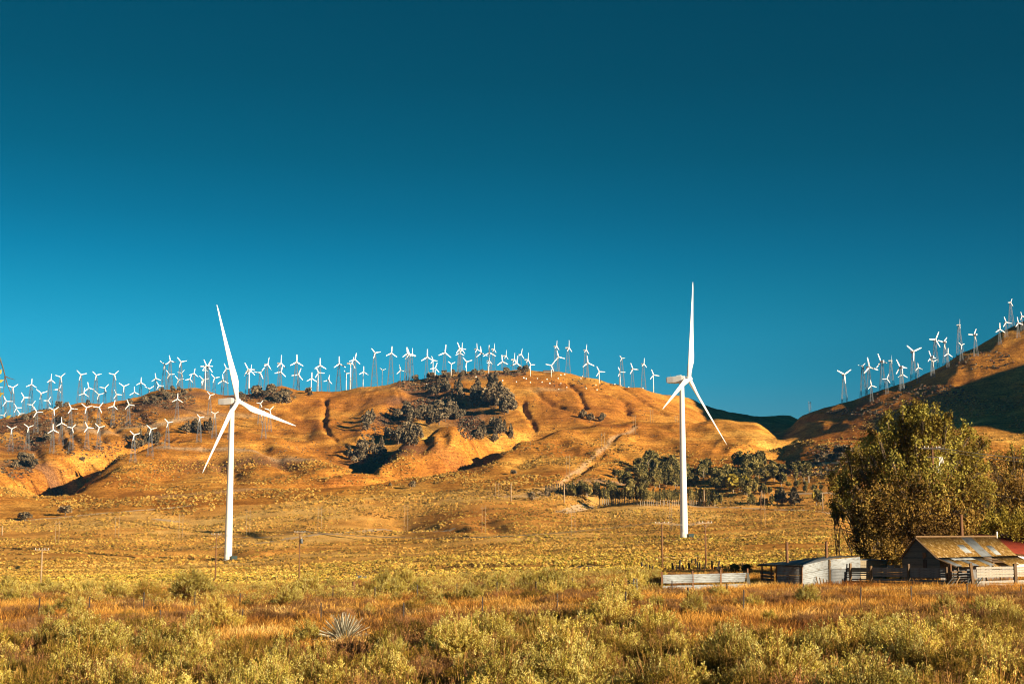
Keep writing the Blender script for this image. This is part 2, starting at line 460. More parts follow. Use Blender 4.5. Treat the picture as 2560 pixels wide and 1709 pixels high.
def grid_mesh(name, j0, j1, mat):
    jj = np.arange(j0, j1)
    nj = len(jj)
    co = np.stack([gX[:, j0:j1], gY[:, j0:j1], gZ[:, j0:j1]], -1).reshape(-1, 3)
    i = np.arange(NT)
    i2 = (i + 1) % NT
    a = (i[:, None] * nj + np.arange(nj - 1)[None]).ravel()
    b = (i2[:, None] * nj + np.arange(nj - 1)[None]).ravel()
    quads = np.stack([a, a + 1, b + 1, b], -1)
    me = bpy.data.meshes.new(name)
    me.vertices.add(len(co)); me.vertices.foreach_set('co', co.astype(np.float32).ravel())
    me.loops.add(quads.size); me.loops.foreach_set('vertex_index', quads.astype(np.int32).ravel())
    me.polygons.add(len(quads)); me.polygons.foreach_set('loop_start', np.arange(0, quads.size, 4, dtype=np.int32))
    me.polygons.foreach_set('loop_total', np.full(len(quads), 4, np.int32))
    me.polygons.foreach_set('use_smooth', np.ones(len(quads), bool))
    for nm, arr in (('bare', bare), ('scrub', scrub)):
        at = me.attributes.new(nm, 'FLOAT', 'POINT')
        at.data.foreach_set('value', arr[:, j0:j1].ravel().astype(np.float32))
    me.update(calc_edges=True)
    me.materials.append(MATS[mat])
    o = bpy.data.objects.new(name, me)
    COL.objects.link(o)
    o['kind'] = 'structure'
    return o
JH = int(np.searchsorted(RR, 1120))
g1 = grid_mesh('ground', 0, JH + 1, 'dry_grass_plain')
g2 = grid_mesh('hills', JH, NR, 'dry_grass_hill')

# ------------------------------------------------------------------ building helpers
rng = random.Random(11)
nrg = np.random.RandomState(5)
class MB:
    """collects shapes and links them as one mesh object"""
    def __init__(s):
        s.v = []; s.f = []; s.m = []; s.sm = []
    def add(s, vs, fs, smooth=False, mi=0):
        o = len(s.v)
        s.v += [tuple(p) for p in vs]
        s.f += [tuple(i + o for i in f) for f in fs]
        s.m += [mi] * len(fs); s.sm += [smooth] * len(fs)
        return s
    def box(s, c, size, rz=0, M=None, mi=0):
        hx, hy, hz = [k / 2 for k in size]
        P = [Vector((x * hx, y * hy, z * hz)) for x in (-1, 1) for y in (-1, 1) for z in (-1, 1)]
        Rm = M if M is not None else Matrix.Rotation(rz, 3, 'Z')
        c = Vector(c)
        return s.add([Rm @ p + c for p in P], [(0, 1, 3, 2), (4, 6, 7, 5), (0, 4, 5, 1), (2, 3, 7, 6), (0, 2, 6, 4), (1, 5, 7, 3)], False, mi)
    def tube(s, pts, rad, n=8, caps=True, smooth=True, mi=0):
        pts = [Vector(p) for p in pts]
        if not hasattr(rad, '__len__'):
            rad = [rad] * len(pts)
        vs = []
        for i, p in enumerate(pts):
            d = (pts[min(i + 1, len(pts) - 1)] - pts[max(i - 1, 0)]).normalized()
            a = d.cross(Vector((0, 0, 1)) if abs(d.z) < .95 else Vector((1, 0, 0))).normalized()
            b = d.cross(a)
            vs += [p + (a * math.cos(2 * math.pi * k / n) + b * math.sin(2 * math.pi * k / n)) * rad[i] for k in range(n)]
        fs = [(i * n + k, i * n + (k + 1) % n, (i + 1) * n + (k + 1) % n, (i + 1) * n + k) for i in range(len(pts) - 1) for k in range(n)]
        if caps:
            fs += [tuple(range(n))[::-1], tuple((len(pts) - 1) * n + k for k in range(n))]
        return s.add(vs, fs, smooth, mi)
    def bar(s, a, b, w, t=None, mi=0):
        """square bar between two points"""
        return s.tube([a, b], (w / 2) * 1.2, 4, True, False, mi)
    def slab(s, pts, t, mi=0):
        """a flat polygon given thickness t"""
        pts = [Vector(p) for p in pts]
        nrm = (pts[1] - pts[0]).cross(pts[2] - pts[0]).normalized() * (t / 2)
        n = len(pts)
        vs = [p + nrm for p in pts] + [p - nrm for p in pts]
        fs = [tuple(range(n)), tuple(range(2 * n - 1, n - 1, -1))] + [(i, i + n, (i + 1) % n + n, (i + 1) % n) for i in range(n)]
        return s.add(vs, fs, False, mi)
    def sheet(s, a, b, c, d, waves, amp, t=.012, per=5, mi=0):
        """corrugated sheet on corners a b c d, ridges running from edge a-b to edge d-c"""
        a, b, c, d = map(Vector, (a, b, c, d))
        nrm = (b - a).cross(d - a).normalized()
        N = waves * per
        up = []; dn = []
        for i in range(N + 1):
            f = i / N
            o = nrm * amp * math.cos(2 * math.pi * f * waves)
            p = a.lerp(b, f) + o; q = d.lerp(c, f) + o
            up += [p, q]; dn += [p - nrm * t, q - nrm * t]
        o = len(up)
        fs = [(2 * i, 2 * i + 2, 2 * i + 3, 2 * i + 1) for i in range(N)] + [(o + 2 * i, o + 2 * i + 1, o + 2 * i + 3, o + 2 * i + 2) for i in range(N)]
        fs += [(2 * i, o + 2 * i, o + 2 * i + 2, 2 * i + 2) for i in range(N)] + [(2 * i + 1, 2 * i + 3, o + 2 * i + 3, o + 2 * i + 1) for i in range(N)]
        return s.add(up + dn, fs, True, mi)
    def mesh(s, name, mats):
        me = bpy.data.meshes.new(name)
        me.from_pydata(s.v, [], s.f)
        me.polygons.foreach_set('use_smooth', s.sm)
        for m in ([mats] if isinstance(mats, str) else mats):
            me.materials.append(MATS[m])
        me.polygons.foreach_set('material_index', s.m)
        me.update()
        return me
    def build(s, name, mats, parent=None, loc=(0, 0, 0)):
        return link(name, s.mesh(name, mats), parent, loc)
def link(name, me, parent=None, loc=(0, 0, 0), rot=(0, 0, 0)):
    o = bpy.data.objects.new(name, me)
    COL.objects.link(o)
    o.location = loc
    o.rotation_euler = rot
    if parent:
        o.parent = parent
    return o
def tag(o, label, cat, group=None, kind=None):
    o['label'] = label
    if cat: o['category'] = cat
    if group: o['group'] = group
    if kind: o['kind'] = kind
    return o
def thing(name, label, cat, loc, rz=0, group=None):
    o = bpy.data.objects.new(name, None)
    o.empty_display_size = .5
    COL.objects.link(o)
    o.location = loc
    o.rotation_euler = (0, 0, rz)
    return tag(o, label, cat, group)
def copy_tree(o, parent=None):
    c = o.copy()
    COL.objects.link(c)
    if parent: c.parent = parent
    for ch in o.children:
        copy_tree(ch, c)
    return c
ORD = ['', 'first', 'second', 'third', 'fourth', 'fifth', 'sixth', 'seventh', 'eighth', 'ninth', 'tenth', 'eleventh', 'twelfth',
       'thirteenth', 'fourteenth', 'fifteenth', 'sixteenth', 'seventeenth', 'eighteenth', 'nineteenth', 'twentieth']
TENS = {20: 'twenty', 30: 'thirty', 40: 'forty', 50: 'fifty', 60: 'sixty', 70: 'seventy'}
def nth(k):
    if k <= 20: return ORD[k]
    t = TENS[k // 10 * 10]
    return t + '-' + ORD[k % 10] if k % 10 else t[:-1] + 'ieth'
def gz(x, y):
    return float(Hg(np.array(float(x)), np.array(float(y))))

plain('white_paint', (.80, .80, .78), .45, .04, .4, spec=.35)
plain('small_white', (.82, .82, .80), .5, .05, 1, spec=.3)
plain('nacelle_white', (.74, .75, .76), .5, .06, .3, spec=.3)
plain('galvanised', (.13, .15, .17), .5, .2, 3, spec=.4)
plain('dark_green_paint', (.05, .08, .075), .6, .3, 3)
plain('concrete', (.38, .35, .30), .9, .2, 2)
plain('pole_wood', (.17, .085, .042), .85, .4, 4, .4, stretch=(6, 6, .5))
plain('pale_pole_wood', (.34, .24, .14), .85, .35, 4, .3, stretch=(6, 6, .5))
plain('dark_steel', (.045, .035, .032), .7, .4, 9)
plain('wire', (.16, .12, .09), .6, .2, 4, spec=.3)
plain('cable', (.5, .48, .45), .5, .1, 4)
plain('insulator', (.75, .75, .74), .3, .1, 4, spec=.5)
plain('weathered_board', (.20, .14, .09), .9, .5, 5, .6, stretch=(.6, .6, 7), obj_var=.45)
plain('grey_board', (.115, .13, .14), .9, .5, 5, .6, stretch=(.6, .6, 7), obj_var=.4)
plain('whitewashed_board', (.30, .29, .26), .85, .55, 3, .6, dark=(.15, .095, .055), stretch=(1.1, 1.1, 6), obj_var=.15)
plain('pale_corrugated', (.25, .28, .30), .6, .35, 2.2, .1, spec=.2, dark=(.13, .115, .095), stretch=(.5, .5, 3))
plain('grey_corrugated', (.11, .125, .14), .6, .3, 1.5, .1, spec=.3, dark=(.07, .065, .06))
plain('dark_corrugated', (.14, .145, .15), .6, .4, 2, .1, spec=.3, dark=(.08, .06, .05))
plain('red_roof', (.19, .030, .014), .7, .4, 1.3, .2, dark=(.10, .014, .009))
plain('cream_board', (.24, .21, .15), .85, .35, 3, .4, stretch=(1, 1, 5), obj_var=.2)
plain('bark', (.13, .095, .065), .95, .5, 6, .8, stretch=(3, 3, .7))
plain('pale_bark', (.27, .22, .16), .9, .5, 3, .4)
# rusty mossy roof
m, t, b = newmat('rusty_roof')
v = obj_coord(t, (1, 1, 1))
c = ramp_node(t, noise_node(t, 2.6, 6, .75, v, .3), [(.32, (.05, .024, .008)), (.45, (.125, .066, .012)), (.55, (.19, .115, .026)), (.62, (.34, .24, .13)), (.7, (.38, .32, .24))])
t.links.new(c, b.inputs['Base Color']); b.inputs['Roughness'].default_value = .8
bump_node(t, b, noise_node(t, 9, 4, .7, v), .4, .03)
def leafmat(name, stops, scale, obj_v=.35, trans=.25):
    m, t, b = newmat(name)
    v = t.nodes.new('ShaderNodeNewGeometry').outputs['Position']
    f = noise_node(t, scale, 3, .7, v)
    c = ramp_node(t, f, stops)
    oi = t.nodes.new('ShaderNodeObjectInfo')
    c = mix_node(t, 1.0, c, ramp_node(t, oi.outputs['Random'], [(0, (1 - obj_v,) * 3), (.5, (1, 1, 1)), (1, (1 + obj_v * .9, 1 + obj_v * .7, 1 + obj_v * .5))]), 'MULTIPLY')
    t.links.new(c, b.inputs['Base Color'])
    b.inputs['Roughness'].default_value = .75
    if trans:
        tr = t.nodes.new('ShaderNodeBsdfTranslucent')
        t.links.new(c, tr.inputs[0])
        mx = t.nodes.new('ShaderNodeMixShader')
        mx.inputs[0].default_value = trans
        t.links.new(b.outputs[0], mx.inputs[1]); t.links.new(tr.outputs[0], mx.inputs[2])
        t.links.new(mx.outputs[0], t.nodes['Material Output'].inputs[0])
    return m
leafmat('rabbitbrush_tip', [(.35, (.36, .29, .035)), (.5, (.58, .49, .11)), (.65, (.76, .69, .27))], 2.3, .3)
leafmat('rabbitbrush_green', [(.35, (.08, .062, .012)), (.5, (.20, .135, .017)), (.66, (.36, .25, .035))], 2.3, .3)
leafmat('dry_stem', [(.35, (.20, .09, .022)), (.5, (.36, .19, .05)), (.66, (.52, .32, .12))], 3.0, .35)
leafmat('straw', [(.38, (.20, .08, .022)), (.47, (.44, .21, .038)), (.55, (.60, .34, .07)), (.65, (.78, .56, .20))], .11, .55)
leafmat('rust_brush', [(.35, (.10, .045, .022)), (.5, (.22, .105, .05)), (.66, (.36, .20, .10))], .5, .4)
leafmat('sage', [(.33, (.22, .16, .03)), (.5, (.50, .39, .065)), (.66, (.70, .57, .15))], .05, .4, .1)
leafmat('sage_far', [(.33, (.20, .12, .035)), (.5, (.44, .28, .06)), (.66, (.64, .44, .12))], .02, .5, .1)
leafmat('juniper', [(.38, (.05, .042, .026)), (.5, (.145, .115, .068)), (.62, (.32, .25, .15))], .35, .4, .1)
leafmat('grove_leaf', [(.38, (.06, .055, .018)), (.5, (.17, .145, .045)), (.64, (.36, .29, .10))], .25, .5, .15)
leafmat('yellow_leaf', [(.35, (.22, .17, .02)), (.5, (.36, .28, .04)), (.66, (.5, .4, .08))], .4, .3, .2)
leafmat('cottonwood_leaf', [(.38, (.13, .085, .016)), (.48, (.22, .165, .024)), (.56, (.32, .27, .045)), (.66, (.46, .42, .10))], .3, 0, .2)
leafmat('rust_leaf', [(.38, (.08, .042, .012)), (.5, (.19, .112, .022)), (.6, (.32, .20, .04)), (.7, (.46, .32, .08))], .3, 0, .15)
leafmat('yucca_leaf', [(.35, (.30, .27, .18)), (.5, (.48, .45, .34)), (.66, (.62, .6, .48))], 4, .2)

# ------------------------------------------------------------------ the two tall wind turbines
def blade_mesh(L, root, chord, tip, thick=.16, nseg=16, ns=10, twist=14):
    mb = MB()
    vs = []
    for i in range(nseg + 1):
        f = i / nseg
        r = f * L
        if f < .06: c = root; th = root
        elif f < .22:
            q = (f - .06) / .16; q = q * q * (3 - 2 * q)
            c = root + (chord - root) * q; th = root + (chord * .26 - root) * q
        else:
            q = (f - .22) / .78
            c = chord + (tip - chord) * q ** .85; th = c * (.26 + (thick - .26) * q)
            if f > .97: c *= .6; th *= .6
        tw = R(-12 - twist * (1 - f) ** 1.5)
        for k in range(ns):
            a = 2 * math.pi * k / ns
            x = math.cos(a) * c / 2 + (c / 2 - root / 2) * (1 if f > .06 else 0) * .9
            y = math.sin(a) * th / 2
            vs.append((x * math.cos(tw) - y * math.sin(tw), x * math.sin(tw) + y * math.cos(tw), r))
    fs = [(i * ns + k, (i + 1) * ns + k, (i + 1) * ns + (k + 1) % ns, i * ns + (k + 1) % ns) for i in range(nseg) for k in range(ns)]
    fs += [tuple(range(ns)), tuple(nseg * ns + k for k in range(ns))[::-1]]
    mb.add(vs, fs, True)
    return mb.mesh('blade', 'white_paint')
BLADE = blade_mesh(50, 2.2, 4.4, .55, twist=12)
def big_turbine(base, hub_px, psi, a0, L, label, boxlab, ov, tilt, cone):
    x, y, z = hit(*base)
    L = L * y / 720
    hubz = pt(hub_px[0], hub_px[1], y)[2] - z
    T = thing('wind_turbine', label, 'wind turbine', (x, y, z), 0, 'tall tubular wind turbines standing on the plain')
    tb = MB()
    hz = hubz - 1.9
    zs = [0, .3, .31, 20, 20.2, 45, 45.2, hz]
    tb.tube([(0, 0, -.5), (0, 0, .4)], 2.6, 32)
    tb.build('foundation', 'concrete', T)
    tb = MB()
    tb.tube([(0, 0, k * hz / 14) for k in range(15)], [1.95 - .78 * (k / 14) for k in range(15)], 40)
    tw = tb.build('tower', 'white_paint', T)
    for f in (.26, .52, .77):
        r = 1.95 - .78 * f + .012
        MB().tube([(0, 0, f * hz - .1), (0, 0, f * hz + .1)], r, 40, False).build('flange_ring', 'nacelle_white', tw)
    q = Matrix.Rotation(psi, 4, 'Z')
    d = MB(); d.box((0, -1.93, 1.9), (.9, .12, 2.2)); dd = d.build('door', 'nacelle_white', tw); dd.rotation_euler = (0, 0, -.5)
    n = MB()
    # nacelle: rounded box, tapering to the rear (+Y local before the yaw)
    prof = [(-2.2, 1.3, 1.3, 0), (-1.9, 1.5, 1.45, 0), (-.5, 1.75, 1.7, .05), (4, 1.8, 1.75, .1), (7.4, 1.65, 1.5, .3), (7.9, 1.35, 1.25, .4)]
    vs = []; ns = 16
    for yy, hw, hh, dz in prof:
        for k in range(ns):
            a = 2 * math.pi * (k + .5) / ns
            cx = math.copysign(abs(math.cos(a)) ** .2, math.cos(a)); cz = math.copysign(abs(math.sin(a)) ** .2, math.sin(a))
            vs.append((cx * hw, yy, cz * hh + dz))
    fs = [(i * ns + k, i * ns + (k + 1) % ns, (i + 1) * ns + (k + 1) % ns, (i + 1) * ns + k) for i in range(len(prof) - 1) for k in range(ns)]
    fs += [tuple(range(ns))[::-1], tuple((len(prof) - 1) * ns + k for k in range(ns))]
    n.add(vs, fs, False)
    no = n.build('nacelle', 'nacelle_white', T, (0, 0, hubz)); no.rotation_euler = (R(-3), 0, psi)
    MB().box((0, 1.2, 1.98), (1.7, 2.4, .5)).build('cooler', 'nacelle_white', no)
    MB().tube([(0.4, 6, 1.6), (.4, 6, 3)], .06, 6).build('wind_vane', 'galvanised', no)
    hb = MB()
    hb.tube([(0, 1.6, 0), (0, 1.0, 0), (0, -.6, 0), (0, -1.3, 0), (0, -1.75, 0), (0, -1.95, 0)], [1.25, 1.5, 1.5, 1.15, .6, .05], 24)
    ho = hb.build('hub', 'white_paint', T, (math.sin(psi) * ov, -math.cos(psi) * ov, hubz))
    ho.rotation_euler = (0, 0, psi)
    for k in range(3):
        a = R(a0 + 120 * k)
        M = Matrix.Translation((math.sin(psi) * ov, -math.cos(psi) * ov, hubz)) @ q @ Matrix.Rotation(-R(tilt), 4, 'X') @ Matrix.Rotation(a, 4, 'Y') @ Matrix.Rotation(R(cone), 4, 'X') @ Matrix.Scale(L / 50, 4)
        bo = link('blade', BLADE, T); bo.matrix_local = M
    c = thing('transformer_cabinet', boxlab, 'cabinet', (x + 3.4, y - 1.5, z + .0))
    MB().box((0, 0, 1.0), (2.6, 2, 2.3)).build('body', 'dark_green_paint', c)
    MB().box((0, 0, 2.22), (2.8, 2.2, .14)).build('lid', 'dark_green_paint', c)
    MB().box((-.6, -1.03, 1.0), (.05, .05, 2)).box((.1, -1.03, 1.0), (.05, .05, 2)).box((.7, -1.03, 1.0), (.05, .05, 2)).build('rib', 'galvanised', c)
    return T
big_turbine((570, 1400), (584, 1003), R(64.6), -18.2, 50.5, 'tall white tubular wind turbine left of centre with wide flat blade pointing right',
            'dark green cabinet beside the base of the left tall turbine', 3.3, 4.6, 2.1)
big_turbine((1710.5, 1344.5), (1722, 948), R(62), 8.8, 52, 'tall white tubular wind turbine right of centre before the dark saddle',
            'dark green cabinet beside the base of the right tall turbine', 3.9, 3.4, 4.1)

# ------------------------------------------------------------------ small wind turbines of the ridges
# (zoom origin x, y, zoom scale) then hub x, hub y, blade-tip x, blade-tip y, kind; kind: l lattice, m pole, e edge-on, d seen from behind
ZT = [
 ((0, 840, 4.48), "-4 573 33 573 l;145 578 198 537 l;352 540 355 475 l;70 728 38 668 l;270 688 235 632 l;462 640 408 595 l;565 490 565 475 e;683 458 730 415 l;"
  "657 597 683 537 l;187 803 155 755 l;42 887 72 843 l;222 868 190 818 l;362 770 395 722 l;412 850 378 792 l;540 722 565 675 l;905 432 858 385 l;"
  "1078 437 1035 397 l;1283 432 1327 385 l;938 640 943 577 l;993 580 978 515 l;1107 655 1060 610 l;1177 583 1217 538 l;1307 653 1280 600 l;1387 563 1333 527 l;"
  "1577 520 1577 460 l;1507 628 1503 565 l;1673 590 1722 557 l;1745 473 1735 415 l;1777 555 1748 508 l;1843 318 1793 280 l;1908 277 1893 215 l;2025 288 1980 240 l;"
  "1897 430 1863 382 l;2035 413 2065 378 l;2000 490 1960 445 l;2173 418 2182 360 l;2125 482 2142 430 l;2275 490 2230 447 l;2310 330 2280 262 l;2302 378 2302 350 m;"
  "603 827 655 790 l;797 812 765 752 l;967 800 913 755 l;1110 797 1150 740 l;1270 783 1283 715 l;1445 768 1420 708 l;1988 705 1990 637 l;132 1038 78 1003 l;"
  "318 1020 270 985 l;595 1050 590 980 l;690 973 686 907 l;808 1027 848 985 l;980 1023 950 963 l;1112 1022 1065 977 l;1500 1105 1450 1060 l;1692 1042 1643 995 l;"
  "1880 968 1838 925 l;2237 912 2200 875 l"),
 ((500, 740, 3.485), "88 862 60 832 l;130 1025 163 1005 l;20 730 0 705 l;125 713 95 680 l;197 735 192 680 l;70 610 98 550 l;228 632 278 635 l;270 1030 276 995 l;"
  "525 935 548 905 l;608 992 642 958 l;560 1030 560 998 l;420 640 388 582 l;430 655 430 595 f;525 668 560 620 l;582 595 595 530 e;697 585 695 512 e;703 660 718 602 l;"
  "840 575 840 508 l;858 685 880 628 l;970 717 970 663 m;1043 603 1040 540 l;1030 667 1005 618 m;1122 730 1132 685 d;1210 590 1205 525 l;1275 675 1252 648 m;"
  "1312 585 1325 540 f;1348 553 1358 495 l;1422 660 1422 610 m;1523 495 1487 457 l;1588 645 1562 625 m;1665 497 1668 437 l;1745 645 1732 597 m;1805 500 1798 445 l"),
 ((1000, 800, 4.48), "100 383 73 308 l;130 380 127 322 e;300 415 298 325 l;370 450 350 403 m;393 537 413 475 m;498 365 507 275 l;573 492 530 465 m;665 318 635 250 l;"
  "668 368 668 310 l;682 330 680 248 e;742 467 690 420 m;855 325 843 270 e;905 370 893 293 l;998 365 995 280 l;1045 325 1047 262 e;993 455 993 425 e;993 487 1018 468 m;"
  "1143 465 1135 388 l;1178 400 1178 395 e;1270 443 1268 362 e;1305 483 1315 400 l;1350 383 1362 325 e;1422 443 1422 362 e;1460 500 1430 455 m;1693 508 1737 455 m;"
  "1745 293 1747 232 e;1772 413 1750 340 l;1880 310 1873 225 e;2078 335 2080 300 e;2100 480 2090 400 l;2230 577 2200 518 m"),
 ((1500, 680, 3.337), "180 720 163 697 l;167 833 145 793 m;270 808 247 760 l;360 765 362 718 e;445 858 427 812 m"),
 ((2000, 700, 3.92), "428 925 500 875 L;613 843 645 812 d;672 853 648 758 L;802 795 772 718 D;887 790 885 750 e;848 967 868 920 l;697 1033 685 980 l;990 850 953 775 D;"
  "1000 925 1000 865 l;1105 700 1027 645 L;1155 857 1147 805 l;1320 583 1360 505 L;1293 750 1270 690 d;1302 800 1257 770 l;1417 607 1465 555 d;1445 722 1447 665 l;"
  "1555 440 1556 400 e;1577 638 1543 613 l;1715 535 1752 472 d;1953 483 1952 418 l;2015 415 1993 360 l;2060 220 2078 180 l;2133 420 2117 362 l;2170 355 2150 312 l")]
def lattice_mesh(name, wb, wt, rad, brace, seg):
    mb = MB()
    cs = [(-1, -1), (1, -1), (1, 1), (-1, 1)]
    for sx, sy in cs:
        mb.tube([(sx * wb / 2, sy * wb / 2, 0), (sx * wt / 2, sy * wt / 2, 25)], rad, 3, False, False)
    for k in range(seg):
        z0, z1 = 25 * k / seg, 25 * (k + 1) / seg
        w0, w1 = wb + (wt - wb) * z0 / 25, wb + (wt - wb) * z1 / 25
        for i in range(4):
            a, b_ = cs[i], cs[(i + 1) % 4]
            mb.tube([(a[0] * w0 / 2, a[1] * w0 / 2, z0), (b_[0] * w1 / 2, b_[1] * w1 / 2, z1)], brace, 3, False, False)
            if k % 2 == 0:
                mb.tube([(a[0] * w1 / 2, a[1] * w1 / 2, z1), (b_[0] * w1 / 2, b_[1] * w1 / 2, z1)], brace, 3, False, False)
    return mb.mesh(name, 'galvanised')
# tower meshes are one metre tall and scaled in Z to the tower's height
def unit_tower(lat):
    if lat:
        return lattice_mesh('lattice_tower', 5.0, 1.1, .2, .07, 8)
    mb = MB(); mb.tube([(0, 0, 0), (0, 0, 25)], [.75, .5], 12); return mb.mesh('pole_tower', 'small_white')
TOW_L, TOW_M = unit_tower(True), unit_tower(False)
sb = MB()
vs = []
for f, c_, th_ in ((0, .55, .45), (.1, .9, .35), (.3, 1.1, .26), (.7, .85, .18), (.97, .65, .12), (1, .3, .08)):
    vs += [(-c_ / 2, 0, f * 8), (0, -th_ / 2, f * 8), (c_ / 2, 0, f * 8), (0, th_ / 2, f * 8)]
sb.add(vs, [(i * 4 + k, i * 4 + (k + 1) % 4, i * 4 + 4 + (k + 1) % 4, i * 4 + 4 + k) for i in range(5) for k in range(4)] + [(20, 21, 22, 23)], False)
SBL = sb.mesh('blade', 'small_white')
SNA = MB().box((0, .9, 0), (1.3, 3.4, 1.5)).mesh('nacelle', 'small_white')
SHB = MB().tube([(0, 0, 0), (0, -.9, 0), (0, -1.4, 0)], [.7, .65, .2], 8).mesh('hub', 'small_white')
SPL = MB().box((0, .4, -.95), (2.2, 2.6, .3)).mesh('platform', 'galvanised')
def place_d(px, py, target, near):
    a, b = ray(px, py)
    ds = np.arange(1250., 2650., 4.)
    g = CZ + b * ds - Hg(a * ds, ds)
    first = np.argmax(g < 0) if (g < 0).any() else len(ds)
    gg = g[:first]
    kmin = int(np.argmin(gg))
    nearside = [k for k in range(kmin + 1) if gg[k] <= target]
    if gg[kmin] > target:
        return ds[kmin]
    if near or first < len(ds):
        return ds[nearside[0]]
    far = [k for k in range(kmin, len(gg)) if gg[k] >= target]
    return ds[far[0]] if far else ds[kmin]
turb = []
for (ox, oy, sc), txt in ZT:
    for e in txt.split(';'):
        p = e.split()
        hx, hy, tx, ty = map(float, p[:4])
        turb.append((ox + hx / sc, oy + hy / sc, ox + tx / sc, oy + ty / sc, p[4]))
zones = {}
made = []
for (hx, hy, tx, ty, k) in turb:
    right = hx > 2000
    target = {'m': 17, 'f': 30}.get(k, 27)
    if right: target = 26 if k in 'LD' else 17 if k == 'l' else 24
    d = place_d(hx, hy, target, k in 'mf' or right)
    x, y, z = pt(hx, hy, d)
    g = gz(x, y)
    ht = max(6, z - g)
    ang = math.atan2(tx - hx, hy - ty)
    Lp = math.hypot(tx - hx, ty - hy)
    if k == 'e': Lp = max(Lp, 15)
    if k == 'f': Lp = 17
    Lm = Lp * d / F
    psi = {'e': R(rng.uniform(56, 72)), 'f': R(62)}.get(k, R(rng.uniform(8, 32)))
    if k in 'dD': psi += R(180); ang = -ang
    top = hy < 1e9
    sky_ = CZ + ray(hx, hy)[1] * 2000
    # does the hub stand against the sky
    a_, b_ = ray(hx, hy)
    dd_ = np.arange(1100., 2700., 10.)
    against = not (CZ + b_ * dd_ - Hg(a_ * dd_, dd_) < 0).any()
    if right: zone = 'right-hand hill'
    elif hx < 420: zone = 'left ridge skyline' if against else 'left hill face'
    elif hx < 830: zone = 'skyline around left tall turbine' if against else 'slope around left tall turbine'
    elif hx < 1180: zone = 'left part of central crest'
    elif hx < 1420: zone = 'summit of central crest'
    else: zone = 'crest before right tall turbine'
    made.append((zone, hx, hy, x, y, z, g, ht, ang, Lm, psi, k))
made.sort(key=lambda q: (q[0], q[1]))
cnt = {}
for (zone, hx, hy, x, y, z, g, ht, ang, Lm, psi, k) in made:
    cnt[zone] = cnt.get(zone, 0) + 1
    lat = k not in 'mf'
    am = (math.degrees(ang) + 60) % 120 - 60
    look = 'edge-on rotor' if k in 'ef' else 'dark rear-view rotor' if k in 'dD' else 'one blade upright' if abs(am) < 13 else 'Y-shaped rotor' if abs(am) > 44 else 'rotor tilted right' if am > 0 else 'rotor tilted left'
    lab = '%s turbine, %s, %s from left, %s' % ('white lattice' if lat else 'white pole', look, nth(cnt[zone]), zone)
    T = thing('lattice_wind_turbine' if lat else 'pole_wind_turbine', lab, 'wind turbine', (x, y, g), 0, 'small wind turbines on the ' + zone)
    s_ = max(.55, Lm / 8)
    tw = link('tower', TOW_L if lat else TOW_M, T, (0, 0, -.6))
    ws = (ht / 25 if lat else (1.5 if k == 'f' else .8))
    tw.scale = (ws, ws, (ht - .4) / 25)
    c_, s__ = math.cos(psi), math.sin(psi)
    for nm, me_ in (('nacelle', SNA), ('platform', SPL)) if lat else (('nacelle', SNA),):
        o = link(nm, me_, T, (0, 0, ht), (0, 0, psi)); o.scale = (s_ * (1 if lat else .8),) * 3
        if k == 'f': o.scale = (1.7, 2.2, 1.5)
    ov = 1.4 * s_ if k != 'f' else 3.2
    o = link('hub', SHB, T, (s__ * ov * .7, -c_ * ov * .7, ht), (0, 0, psi)); o.scale = (s_,) * 3
    for j in range(3):
        o = link('blade', SBL, T)
        o.matrix_local = (Matrix.Translation((s__ * ov, -c_ * ov, ht)) @ Matrix.Rotation(psi, 4, 'Z') @ Matrix.Rotation(ang + j * 2 * math.pi / 3, 4, 'Y')
                          @ Matrix.Rotation(R(3), 4, 'X') @ Matrix.Diagonal((Lm / 8 * 1.1, Lm / 8, Lm / 8, 1)))

# white cabinets among the turbines of the centre hill
CAB = MB().box((0, 0, .9), (1.7, 1.5, 1.8)).mesh('cabinet_body', 'small_white')
for i, (zx, zy) in enumerate(sorted([(668, 633), (300, 718), (1148, 675), (1303, 688), (1413, 655), (1460, 695), (1590, 692), (1677, 706), (1800, 613), (1843, 605),
                              (1867, 750), (2045, 628), (2025, 650), (1770, 650), (2205, 778), (2193, 723), (1537, 650), (850, 633), (1385, 645), (1645, 660),
                              (1801, 705), (1777, 770), (2085, 762), (2480, 690), (2560, 740), (2405, 700), (2720, 752)])):
    x, y, z = hit(1000 + zx / 4.48, 800 + (zy + 6) / 4.48)
    o = link('equipment_cabinet', CAB, None, (x, y, z - .1), (0, 0, .5)); sc_ = rng.uniform(.6, .95); o.scale = (sc_, sc_, sc_)
    tag(o, 'small white cabinet, %s from left on upper slope of the central hill' % nth(i + 1), 'cabinet', 'white cabinets on the central hill')
x, y, z = hit(1372, 931)
hut = thing('hill_hut', 'tiny hut with red roof on the summit of the central hill', 'hut', (x, y, z))
MB().box((0, 0, 1), (16, 6, 2.4)).build('wall', 'cream_board', hut)
MB().slab([(-8.5, -3.5, 2.2), (8.5, -3.5, 2.2), (8.5, 0, 3.4), (-8.5, 0, 3.4)], .2).slab([(-8.5, 3.5, 2.2), (-8.5, 0, 3.4), (8.5, 0, 3.4), (8.5, 3.5, 2.2)], .2).build('roof', 'red_roof', hut)

